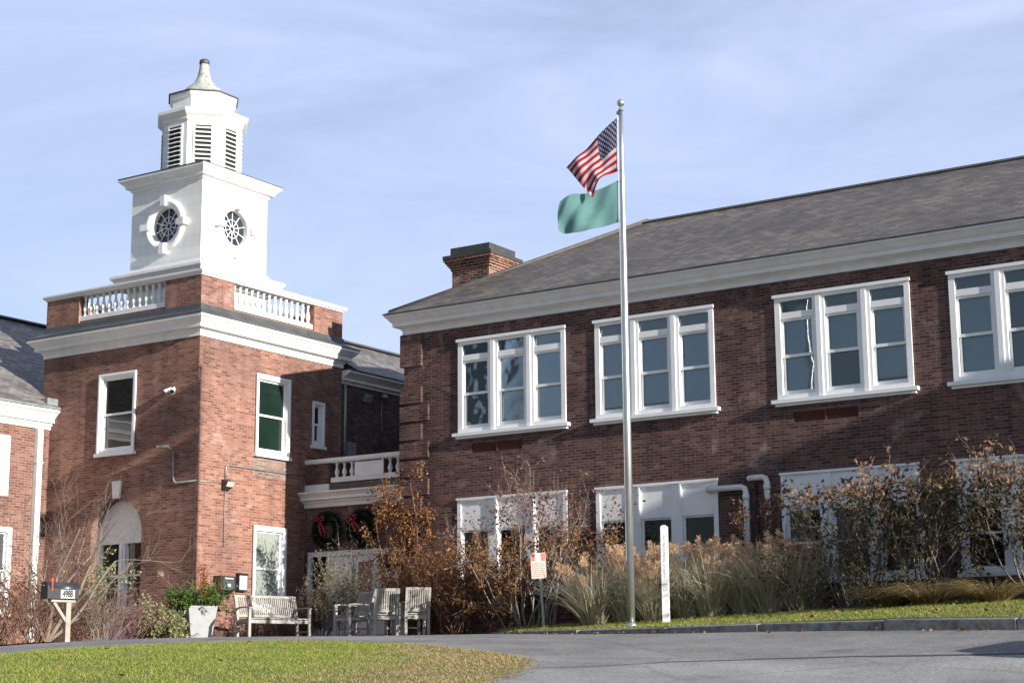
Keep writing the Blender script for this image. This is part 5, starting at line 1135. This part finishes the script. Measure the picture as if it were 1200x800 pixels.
m = MB(); m.tube([(px_-.1, py_, pz+.7), (px_-.16, py_, pz+1.05)], .006, 5); m.tube([(px_-.12, py_-.02, pz+.7), (px_-.75, py_-.42, pz+1.42)], .005, 5); m.build('seed_stalks', M_WOODP, tp)
P = np.concatenate([np.array([px_-.16, py_, pz+1.0])+rs.normal(size=(120, 3))*np.array([.02, .02, .07]), np.array([px_-.77, py_-.43, pz+1.46])+rs.normal(size=(90, 3))*.035]); V, Fq = leaf_geo(P, rs.normal(size=(len(P), 3))+np.array([0, 0, .8]), .05, .25, .1, rs); np_mesh('seed_heads', V, Fq, M_PLUME, tp)

# ------------------------------------------------------------ mailbox
def text_mesh(txt, size, M, name, mat_, parent, label=None, ext=.001, bold=0.):
    cu = bpy.data.curves.new(name, 'FONT'); cu.body = txt; cu.size = size; cu.align_x = 'CENTER'; cu.align_y = 'CENTER'; cu.extrude = ext; cu.resolution_u = 3; cu.offset = bold
    o = bpy.data.objects.new(name+'_tmp', cu); COL.objects.link(o); bpy.context.view_layer.update()
    me = bpy.data.meshes.new_from_object(o.evaluated_get(bpy.context.evaluated_depsgraph_get())); bpy.data.objects.remove(o)
    X = (wm(parent).inverted() if parent is not None else Matrix()) @ M; me.transform(X); me.materials.clear(); me.name = name
    return link_mesh(name, me, mat_, parent, label)
mx_, my_ = -22.50, 20.55; mz = gz(mx_, my_)
t = thing('mailbox', 'black rural mailbox numbered 4988 on a pale wooden post', 'mailbox', (mx_, my_, mz), R(77)); Wt = wm(t)
m = MB(Wt); m.box(-.045, .045, -.045, .045, -.1, .66); m.build('post', M_WOODP, t)
m = MB(Wt); m.box(-.34, .12, -.06, .06, .661, .71); m.build('bracket', M_WOODP, t)
m = MB(Wt); m.bar((-.02, 0, .33), (-.27, 0, .655), .05, .07, up=(0, 1, 0)); m.build('brace', M_WOODP, t)
m = MB(Wt); W2, hb, L0, L1 = .115, .17, -.42, .14
prof = [(-W2, 0), (W2, 0), (W2, hb)]+[(W2*math.cos(math.pi*k/10), hb+W2*math.sin(math.pi*k/10)) for k in range(1, 10)]+[(-W2, hb)]
z0 = .712
n = len(m.v)
for x in (L0, L1):
    for (y, z) in prof: m.v.append(m.F @ Vector((x, y, z0+z)))
k_ = len(prof)
for i in range(k_): j = (i+1) % k_; m.f.append([n+i, n+j, n+k_+j, n+k_+i][::-1]); m.mi.append(0); m.sm.append(2 <= i < k_-1)
m.f.append([n+i for i in range(k_)][::-1]); m.f.append([n+k_+i for i in range(k_)]); m.mi += [0, 0]; m.sm += [False, False]
M_MBX = plain('black_enamel', (.035, .037, .042), .32, .1)
m.build('body', M_MBX, t)
m = MB(Wt); n = len(m.v)
for x in (L0-.03, L0-.001):
    for (y, z) in prof: m.v.append(m.F @ Vector((x, y*1.06, z0-.004+z*1.03)))
for i in range(k_): j = (i+1) % k_; m.f.append([n+i, n+j, n+k_+j, n+k_+i][::-1]); m.mi.append(0); m.sm.append(False)
m.f.append([n+i for i in range(k_)][::-1]); m.f.append([n+k_+i for i in range(k_)]); m.mi += [0, 0]; m.sm += [False, False]
do = m.build('door', plain('black_door', (.014, .014, .016), .5, .1), t)
m = MB(Wt); m.tube([(L0-.03, -.02, z0+.22), (L0-.055, -.02, z0+.22), (L0-.055, .02, z0+.22), (L0-.03, .02, z0+.22)], .006, 5); m.build('knob', M_STEEL, do)
m = MB(Wt); m.box(-.38, -.357, -W2-.012, -W2-.003, z0+.13, z0+.33); m.box(-.39, -.347, -W2-.012, -W2-.003, z0+.28, z0+.335); m.build('flag', M_REDP, t)
m = MB(Wt); m.box(-.20, .06, -W2-.004, -W2-.001, z0+.012, z0+.15); npz = m.build('number_plate', plain('white_vinyl', (.72, .72, .70), .4, .04), t)
text_mesh('4988', .118, Wt @ Matrix.Translation((-.07, -W2-.0065, z0+.08)) @ Matrix.Rotation(math.pi/2, 4, 'X') @ Matrix.Diagonal((.80, 1.4, 1, 1)), 'numerals', M_BLACK, npz, bold=.006)

# ------------------------------------------------------------ sign, flagpole, white post
sx_, sy_ = -18.02, 28.6; sz = gz(sx_, sy_)+.04
t = thing('parking_sign', 'small red and white notice on a thin green steel post at the kerb', 'sign', (sx_, sy_, sz), R(33)); Wt = wm(t)
m = MB(Wt); m.bar((0, .02, -.1), (-.085, .02, 1.40), .045, .022, up=(0, 1, 0)); m.build('post', M_GALV, t)
Ms = Wt @ Matrix.Translation((-.10, 0, 1.255)) @ Matrix.Rotation(R(-3), 4, 'Y')
m = MB(Ms); m.box(-.15, .15, -.003, .001, -.25, .25); pn = m.build('panel', plain('faded_white_sign', (.68, .60, .56), .4, .05), t)
m = MB(Ms)
RB = plain('faded_red_ink', (.60, .20, .15), .45, .08, 7)
m.box(-.145, -.055, -.0055, -.0035, .09, .24); m.box(.055, .145, -.0055, -.0035, .09, .24)
for s in (-1, 1): m.box(s*.145-.004, s*.145+.004, -.0055, -.0035, -.245, .085)
m.box(-.14, .14, -.0055, -.0035, -.245, -.237)
rs = np.random.default_rng(3)
for k in range(8):
    z = .055-.036*k; x = -.125
    while x < .11:
        w_ = rs.uniform(.015, .05); m.box(x, min(.125, x+w_), -.0055, -.0035, z-.010, z+.010); x += w_+.012
m.build('printing', RB, pn)
fx, fy = -15.545, 27.64; fz = lz(fx, fy)
t = thing('flagpole', 'tall tapered aluminium flagpole with a ball on top', 'flagpole', (fx, fy, fz)); zt = 10.80
m = MB(); m.lathe((fx, fy, fz-.1), [(.068, 0), (.068, 4.), (.060, 6.8), (.046, 9.), (.038, zt-fz+.1)], 20); m.build('pole', M_STEEL, t)
m = MB(); m.lathe((fx, fy, fz), [(.11, -.02), (.11, .02), (.075, .06)], 20); m.build('base_collar', M_STEEL, t)
m = MB(); m.lathe((fx, fy, zt), [(.05, 0), (.05, .03), (.02, .04), (.02, .10)], 12); m.lathe((fx-.05, fy, zt-.06), [(.035, 0), (.045, .03), (.035, .06)], 10); m.build('truck', M_COPPER, t)
m = MB(); m.lathe((fx, fy, zt+.16), [(.075*math.sin(math.pi*k/12)+.0005, -.075*math.cos(math.pi*k/12)) for k in range(13)], 18); m.build('ball_finial', M_STEEL, t)
hr = Vector((-.837, -.547, 0)); ho = Vector((fx, fy, 0))+hr*.075
m = MB(); m.tube([(ho.x, ho.y, zt-.1), (ho.x, ho.y, 2.2)], .006, 4); m.tube([(ho.x+.02, ho.y-.02, zt-.1), (ho.x+.02, ho.y-.02, 2.2)], .005, 4); m.build('halyard', plain('white_rope', (.5, .5, .48), .8), t)
m = MB(); m.box(ho.x-.02, ho.x+.02, ho.y-.02, ho.y+.02, 2.15, 2.22); m.build('cleat', M_STEEL, t)
# flags: a grid of control points (u towards the fly, v downwards), x along the wind, y depth, z height
def flag_surface(ctrl, nu, nv, wave):
    C_ = np.array(ctrl, float); m_, n_ = C_.shape[:2]
    def bez(k, n, t): return math.comb(n, k)*t**k*(1-t)**(n-k)
    V = []
    for j in range(nv+1):
        for i in range(nu+1):
            u, v = i/nu, j/nv
            q = sum(C_[a, b_]*bez(a, m_-1, v)*bez(b_, n_-1, u) for a in range(m_) for b_ in range(n_))
            d = wave(u, v); V.append(ho+hr*q[0]+Vector((.547, -.837, 0))*(q[1]+d)+Vector((0, 0, q[2])))
    F_ = [(j*(nu+1)+i, j*(nu+1)+i+1, (j+1)*(nu+1)+i+1, (j+1)*(nu+1)+i) for j in range(nv) for i in range(nu)]
    UV = [(i/nu, 1-j/nv) for j in range(nv+1) for i in range(nu+1)]
    return V, F_, UV
def flag_obj(name, label, ctrl, wave, mat_, top):
    V, F_, UV = flag_surface(ctrl, 48, 30, wave); t = thing(name, label, 'flag', (ho.x, ho.y, top))
    me = bpy.data.meshes.new('cloth'); inv = wm(t).inverted(); me.from_pydata([inv @ v for v in V], [], F_); uv = me.uv_layers.new(name='UVMap')
    for p in me.polygons:
        p.use_smooth = True
        for li, vi in zip(p.loop_indices, p.vertices): uv.data[li].uv = UV[vi]
    link_mesh('cloth', me, mat_, t)
    m = MB()
    for z in (ctrl[0][0][2]-.03, ctrl[-1][0][2]+.03): m.tube([(ho.x-.02, ho.y-.02, z), (ho.x+.03, ho.y+.02, z)], .012, 5)
    m.build('snap_hook', M_STEEL, t)
    return t
def cloth_mat(name):
    m, nt, b = mat(name); b.inputs['Roughness'].default_value = .8; b.inputs['Specular IOR Level'].default_value = .15
    tr = N(nt, 'ShaderNodeBsdfTranslucent'); mxs = N(nt, 'ShaderNodeMixShader', inp={'Fac': .38}); out = [q for q in nt.nodes if q.type == 'OUTPUT_MATERIAL'][0]
    nt.links.new(b.outputs[0], mxs.inputs[1]); nt.links.new(tr.outputs[0], mxs.inputs[2]); nt.links.new(mxs.outputs[0], out.inputs[0]); return m, nt, b, tr
def mth(nt, op, a, b_=None, c_=None):
    n = N(nt, 'ShaderNodeMath', operation=op)
    for i, v in enumerate((a, b_, c_)):
        if v is None: continue
        if isinstance(v, (int, float)): n.inputs[i].default_value = v
        else: nt.links.new(v, n.inputs[i])
    return n.outputs[0]
m, nt, b, tr = cloth_mat('striped_flag_cloth'); tcn = uvn(nt); sp_ = N(nt, 'ShaderNodeSeparateXYZ'); nt.links.new(tcn.outputs['UV'], sp_.inputs[0]); U_, V_ = sp_.outputs[0], sp_.outputs[1]
stripe = mth(nt, 'LESS_THAN', mth(nt, 'FRACT', mth(nt, 'MULTIPLY', mth(nt, 'SUBTRACT', 1., V_), 6.5)), .5)
mixS = N(nt, 'ShaderNodeMix', data_type='RGBA'); mixS.inputs['A'].default_value = (.44, .42, .44, 1); mixS.inputs['B'].default_value = (.30, .014, .026, 1); nt.links.new(stripe, mixS.inputs['Factor'])
canton = mth(nt, 'MULTIPLY', mth(nt, 'LESS_THAN', U_, .4), mth(nt, 'GREATER_THAN', V_, 6/13))
# stars: staggered rows of five-pointed marks
su = mth(nt, 'MULTIPLY', U_, 6/.4); sv = mth(nt, 'MULTIPLY', mth(nt, 'SUBTRACT', V_, 6/13), 5/(7/13))
def starset(du, dv):
    a = mth(nt, 'SUBTRACT', mth(nt, 'FRACT', mth(nt, 'ADD', su, du)), .5); c_ = mth(nt, 'SUBTRACT', mth(nt, 'FRACT', mth(nt, 'ADD', sv, dv)), .5)
    r_ = mth(nt, 'SQRT', mth(nt, 'ADD', mth(nt, 'MULTIPLY', a, a), mth(nt, 'MULTIPLY', mth(nt, 'MULTIPLY', c_, c_), .72)))
    th_ = mth(nt, 'ARCTAN2', a, c_); lim = mth(nt, 'MULTIPLY_ADD', mth(nt, 'COSINE', mth(nt, 'MULTIPLY', th_, 5.)), .07, .17)
    return mth(nt, 'LESS_THAN', r_, lim)
stars = mth(nt, 'MAXIMUM', starset(0., 0.), starset(.5, .5))
mixC = N(nt, 'ShaderNodeMix', data_type='RGBA'); mixC.inputs['A'].default_value = (.022, .022, .06, 1); mixC.inputs['B'].default_value = (.30, .30, .36, 1); nt.links.new(stars, mixC.inputs['Factor'])
mixF = N(nt, 'ShaderNodeMix', data_type='RGBA'); nt.links.new(canton, mixF.inputs['Factor']); nt.links.new(mixS.outputs['Result'], mixF.inputs['A']); nt.links.new(mixC.outputs['Result'], mixF.inputs['B'])
nt.links.new(mixF.outputs['Result'], b.inputs['Base Color']); nt.links.new(mixF.outputs['Result'], tr.inputs[0]); M_US = m
PXM = 1/65.1*1.075
def fc(px, py, dep_):     # offsets measured from the hoist top in photo pixels at the pole's distance
    return px*PXM*1.0, dep_
ZT = 10.66
def cp(dx, dy, dep_=0.): return (dx*PXM, dep_, ZT-dy*PXM*1.03)
us_ctrl = [[cp(0, 0), cp(19, 17, .15), cp(40, 38, -.2), cp(60, 58, .0)],
           [cp(1, 21), cp(19, 38, -.15), cp(38, 52, .3), cp(53, 64, .15)],
           [cp(1, 42), cp(16, 57, .2), cp(30, 70, -.25), cp(40, 84, .1)],
           [cp(1, 63), cp(14, 66, -.1), cp(26, 72, .35), cp(30, 97, .25)]]
flag_obj('striped_flag', 'red, white and blue striped flag with stars, upper of two on the pole', us_ctrl, lambda u, v: .12*u*math.sin(9*u+3*v)+.045*u*math.sin(17*u-5*v+1), M_US, ZT)
m, nt, b, tr = cloth_mat('green_flag_cloth'); tcn = uvn(nt)
nz_ = N(nt, 'ShaderNodeTexNoise', inp={'Scale': 5., 'Detail': 5}); nt.links.new(tcn.outputs['UV'], nz_.inputs['Vector'])
gr = N(nt, 'ShaderNodeTexGradient', gradient_type='SPHERICAL'); mpg = N(nt, 'ShaderNodeMapping'); mpg.inputs['Location'].default_value = (-1.2, -1.25, 0); mpg.inputs['Scale'].default_value = (2.6, 2.6, 1); nt.links.new(tcn.outputs['UV'], mpg.inputs[0]); nt.links.new(mpg.outputs[0], gr.inputs[0])
em = mth(nt, 'MULTIPLY', mth(nt, 'GREATER_THAN', gr.outputs['Fac'], .35), mth(nt, 'GREATER_THAN', nz_.outputs['Fac'], .52))
mixE = N(nt, 'ShaderNodeMix', data_type='RGBA'); mixE.inputs['A'].default_value = (.13, .27, .265, 1); mixE.inputs['B'].default_value = (.118, .245, .243, 1); nt.links.new(em, mixE.inputs['Factor']); nt.links.new(mixE.outputs['Result'], b.inputs['Base Color']); nt.links.new(mixE.outputs['Result'], tr.inputs[0]); M_GF = m
Z2 = 9.37+85*PXM*1.03-.0
def cg(dx, dy, dep_=0.): return (dx*PXM, dep_, Z2-dy*PXM*1.03)
g_ctrl = [[cg(0, 82), cg(15, 92, .05), cg(36, 97, -.25), cg(54, 97, .3), cg(68, 109, .1)],
          [cg(1, 98), cg(17, 106, -.1), cg(38, 112, .25), cg(58, 111, -.35), cg(72, 118, .3)],
          [cg(1, 115), cg(17, 121, .1), cg(39, 127, -.2), cg(58, 128, .25), cg(71, 130, .0)],
          [cg(1, 131), cg(18, 135, -.05), cg(40, 144, .1), cg(58, 145, -.1), cg(70, 141, .1)]]
flag_obj('green_flag', 'faded teal green flag flying below the striped flag', g_ctrl, lambda u, v: .085*u**.7*math.sin(8.5*u+3.2*v+.5)+.04*u*math.sin(19*u-6*v), M_GF, g_ctrl[0][0][2])
wx, wy = -15.16, 28.26; wz = lz(wx, wy)
t = thing('peace_pole', 'slim white square post with small vertical lettering', 'post', (wx, wy, wz), R(20)); Wt = wm(t)
m = MB(Wt); m.boxm(Matrix.Translation((0, 0, .82)), .125, .125, 1.84); n = len(m.v); m.boxm(Matrix.Translation((0, 0, 1.755)), .125, .125, .03, .4); m.build('post', M_WHITE, t)
text_mesh('MAY PEACE PREVAIL ON EARTH', .056, Wt @ Matrix.Translation((-.005, -.0645, 1.18)) @ Matrix.Rotation(math.pi/2, 4, 'X') @ Matrix.Rotation(-math.pi/2, 4, 'Z'), 'lettering', plain('grey_lettering', (.30, .30, .31), .5), t)
m = MB(Wt); m.tube([(.03*math.cos(2*math.pi*k/16), -.064, .60+.03*math.sin(2*math.pi*k/16)) for k in range(17)], .004, 4, False); m.build('emblem', plain('grey_ink', (.30, .30, .31), .5), t)

# ------------------------------------------------------------ things fixed to the tower
def fr(y, out, z): return Vector((TX1+out, y, z))
t = thing('wall_lantern', 'box shaped wall lamp on the sunlit tower wall', 'light', fr(30.09, 0, 4.66)); Wl = frame_right(TX1, 30.09, 4.66)
m = MB(Wl); m.box(-.11, .11, -.05, -.001, -.14, .12); m.build('back_plate', M_BLACK, t)
m = MB(Wl); m.quad((-.12, -.05, .10), (-.12, -.05, -.12), (-.12, -.16, -.06), (-.12, -.22, .06)); m.quad((.12, -.05, -.12), (.12, -.05, .10), (.12, -.22, .06), (.12, -.16, -.06)); m.quad((-.12, -.05, .10), (-.12, -.22, .06), (.12, -.22, .06), (.12, -.05, .10)); m.quad((-.12, -.05, -.12), (.12, -.05, -.12), (.12, -.16, -.06), (-.12, -.16, -.06)); m.build('housing', plain('bronze_housing', (.05, .042, .035), .5), t)
m = MB(Wl); m.quad((-.12, -.222, .055), (-.12, -.163, -.058), (.12, -.163, -.058), (.12, -.222, .055)); m.build('lens', plain('frosted_lens', (.52, .50, .42), .3), t)
t = thing('drop_box', 'black wall mounted drop box beside the planter', 'mailbox', fr(30.05, 0, 2.12)); Wl = frame_right(TX1, 30.05, 2.12)
m = MB(Wl); m.box(-.26, .24, -.24, -.0, .06, .40); m.box(-.18, .16, -.2, 0, .0, .06); bo_ = m.build('body', plain('charcoal_metal', (.035, .035, .04), .45), t)
m = MB(Wl); m.box(-.20, .18, -.262, -.241, .08, .30); m.build('door', plain('grey_door', (.075, .08, .085), .4), t)
m = MB(Wl); m.box(-.16, .14, -.275, -.241, .32, .36); m.build('slot', plain('pale_slot', (.36, .38, .40), .4), t)
m = MB(Wl); m.box(-.06, .05, -.27, -.2621, .15, .22); m.build('label_plate', plain('pale_plate', (.5, .52, .54), .4), t)
t = thing('handle_bracket', 'small black bracket fixed to wall right of the drop box', 'bracket', fr(30.43, 0, 2.3)); Wl = frame_right(TX1, 30.43, 2.3)
m = MB(Wl); m.box(-.05, .05, -.12, 0, -.06, .06); tag(m.build('mount', M_BLACK, t)); m = MB(Wl); m.lathe((0, -.14, -.05), [(.04, 0), (.05, .05), (.04, .1)], 10); m.build('knob', M_BLACK, t)
t = thing('notice_box', 'narrow black wall box with a white face left of the ground floor window', 'box', fr(30.70, 0, 2.2)); Wl = frame_right(TX1, 30.70, 2.2)
m = MB(Wl); m.box(-.15, .15, -.10, 0, 0, .38); m.box(-.16, .16, -.12, -.0, .38, .42); m.build('case', M_BLACK, t); m = MB(Wl); m.box(-.125, .125, -.112, -.101, .035, .36); m.build('paper', plain('white_sheet', (.75, .75, .74), .5), t)
t = thing('twin_floodlight', 'white twin floodlight high on the tower front', 'light', (-28.60, TY0, 6.88)); 
m = MB(); m.lathe((-28.6, TY0-.02, 6.84), [(.05, 0), (.05, .08)], 10); m.build('mount', M_WHITE, t)
for s in (-1, 1):
    m = MB(Matrix.Translation((-28.6+s*.075, TY0-.10, 6.86)) @ Matrix.Rotation(s*.5, 4, 'Z') @ Matrix.Rotation(2.2, 4, 'X')); m.lathe((0, 0, -.08), [(.03, 0), (.04, .06), (.06, .14), (.07, .20)], 12); ho_ = m.build('lamp_head', M_WHITE, t)
    m = MB(Matrix.Translation((-28.6+s*.075, TY0-.10, 6.86)) @ Matrix.Rotation(s*.5, 4, 'Z') @ Matrix.Rotation(2.2, 4, 'X')); m.lathe((0, 0, .121), [(.055, 0), (.055, .004)], 12); m.build('lens', M_DARK, ho_)
t = thing('arm_light', 'slim grey lamp on a bent pipe low on the tower front', 'light', (-28.55, TY0, 5.42))
m = MB(); m.tube([(-28.53, TY0-.03, 5.40), (-28.53, TY0-.12, 5.46), (-28.55, TY0-.2, 5.48)], .018, 6); m.build('arm', M_GALV, t); m = MB(); m.boxm(Matrix.Translation((-28.64, TY0-.26, 5.49)) @ Matrix.Rotation(.5, 4, 'Z'), .26, .14, .07); m.build('lamp_head', M_GALV, t)
# wreaths
w0 = None
for x, lab in ((-27.02, 'dark evergreen wreath with red bow, left of the pair over the entrance'), (-25.95, 'dark evergreen wreath with red bow, right of the pair over the entrance')):
    if w0 is not None:
        c = dup(w0); c.location = (x, LY-.08, 3.74); c.rotation_euler = (0, R(-14), 0); c['label'] = lab; continue
    rs = np.random.default_rng(111); t = w0 = thing('wreath', lab, 'wreath', (x, LY-.08, 3.74), 0, 'wreaths over the entrance')
    m = MB(wm(t)); m.tube([(.34*math.cos(2*math.pi*k/24), 0, .34*math.sin(2*math.pi*k/24)) for k in range(25)], .05, 6, False); m.build('frame', M_BARK, t)
    n = 2600; a = rs.uniform(0, 2*math.pi, n); bq = rs.uniform(0, 2*math.pi, n); r_ = .05+.04*rs.uniform(0, 1, n)
    P = np.stack([x+np.cos(a)*(.34+r_*np.cos(bq)), LY-.08-np.abs(r_*np.sin(bq))*.9, 3.74+np.sin(a)*(.34+r_*np.cos(bq))], 1)
    D = np.stack([np.cos(a)*np.cos(bq)-np.sin(a)*.7, -np.abs(np.sin(bq)), np.sin(a)*np.cos(bq)+np.cos(a)*.7], 1)+rs.normal(size=(n, 3))*.35
    V, Fq = leaf_geo(P, D, .085, .22, .1, rs); np_mesh('greenery', V, Fq, M_NEEDLE, t)
    m = MB(wm(t) @ Matrix.Translation((-.13, -.15, .26)))
    for s in (-1, 1):
        m.tube([(0, 0, 0), (s*.07, -.03, .06), (s*.14, -.02, .05), (s*.15, 0, 0), (s*.08, -.02, -.03), (0, 0, 0)], [.02, .035, .04, .035, .03, .02], 8)
        m.tube([(0, 0, 0), (s*.04+.05, -.02, -.14), (s*.07+.12, -.01, -.30), (s*.06+.15, .0, -.42)], [.02, .035, .04, .03], 6)
    m.lathe((0, -.03, -.03), [(.02, 0), (.04, .03), (.02, .06)], 10); m.build('bow', M_RED, t)
# ------------------------------------------------------------ unseen car added beyond the right edge to cast the shadow on the road
cxx, cyy = -3.2, 23.35; cz = gz(cxx, cyy)-.01
t = thing('parked_car', 'unseen dark car added beyond the right edge to cast a shadow over the road', 'car', (cxx, cyy, cz), 0); Wt = wm(t)
prof = [(-2.2, .35), (-2.22, .62), (-2.05, .78), (-1.2, .92), (-.55, 1.38), (.0, 1.46), (.9, 1.44), (1.6, 1.05), (2.15, .98), (2.22, .6), (2.18, .35)]
m = MB(Wt); n = len(m.v)
for y, k in ((-.86, .94), (-.74, 1.), (.74, 1.), (.86, .94)):
    for x, z in prof: m.v.append(m.F @ Vector((x*(.98 if abs(y) > .8 else 1), y if z < 1. else y*.84, .35+(z-.35)*k)))
q = len(prof)
for j in range(3):
    for i in range(q): i2 = (i+1) % q; m.f.append([n+j*q+i, n+j*q+i2, n+(j+1)*q+i2, n+(j+1)*q+i]); m.mi.append(0); m.sm.append(False)
m.f.append([n+i for i in range(q)][::-1]); m.f.append([n+3*q+i for i in range(q)]); m.mi += [0, 0]; m.sm += [False, False]
m.build('body', plain('car_paint', (.03, .035, .045), .25, .05), t)
for x in (-1.38, 1.35):
    for y in (-.78, .78):
        Fw = Wt @ Matrix.Translation((x, y, .32)) @ Matrix.Rotation(math.pi/2, 4, 'X'); m = MB(Fw); m.lathe((0, 0, -.1), [(.2, 0), (.3, 0), (.32, .03), (.32, .17), (.3, .2), (.2, .2)], 24); wo2 = m.build('wheel', M_BLACK, t)
        m = MB(Fw); m.lathe((0, 0, -.105), [(.19, 0), (.19, .21)], 16); m.build('rim', M_STEEL, wo2)
for s in (-1, 1):
    m = MB(Wt); y = s*.735; m.quad((-.95, y*1.05, .98), (-.5, y*1.0, 1.32), (.85, y*1.0, 1.36), (1.35, y*1.05, 1.02)); m.build('side_window', M_GL_DARK, t)
# ------------------------------------------------------------ trees across the road, seen in the upper window panes
def big_tree(label, x, y, H, seed, ever=False):
    rs = np.random.default_rng(seed); z = gz(x, y)-.1
    if ever:
        t = thing('evergreen_tree', label, 'tree', (x, y, z)); limbs = [(np.array([(x, y, z), (x, y, z+H*.5), (x, y, z+H)]), np.array([.28, .16, .03]), 0)]
        for k in range(90):
            h = rs.uniform(.12, .98); a = rs.uniform(0, 6.283); L_ = (1-h)*H*.26+.3; p = np.array([x, y, z+h*H]); e = p+np.array([math.cos(a)*L_, math.sin(a)*L_, -.18*L_]); limbs.append((np.array([p, (p+e)/2+np.array([0, 0, .1]), e]), np.array([.05, .03, .01]), 1))
        limbs_mesh(limbs).build('trunk', M_BARK, t); P, D = leaf_sites(limbs, 1, 9000, rs, None, None, .22); V, Fq = leaf_geo(P, D, .5, .25, .1, rs); np_mesh('crown', V, Fq, M_NEEDLE, t); return
    t = thing('bare_tree', label, 'tree', (x, y, z)); limbs = []
    grow((x, y, z), (rs.uniform(-.1, .1), rs.uniform(-.1, .1), 1), H*.52, .30, 4, rs, (4, 6), .62, .75, .10, .07, 6, .5, limbs)
    k0 = limbs[:1]; limbs_mesh(k0).build('trunk', M_BARK, t); limbs_mesh(limbs[1:]).build('crown', M_BARK, t)
for a in (('dark evergreen tree across the road, mirrored in the first upper windows', -54, -17, 17, 201, True), ('second evergreen tree across the road, shorter than its neighbour', -60, -12, 14, 202, True), ('tall bare tree across the road mirrored in the last upper windows', -26, -26, 17, 203), ('broad bare tree across the road between evergreens and tall tree', -41, -23, 15, 204)): big_tree(*a)
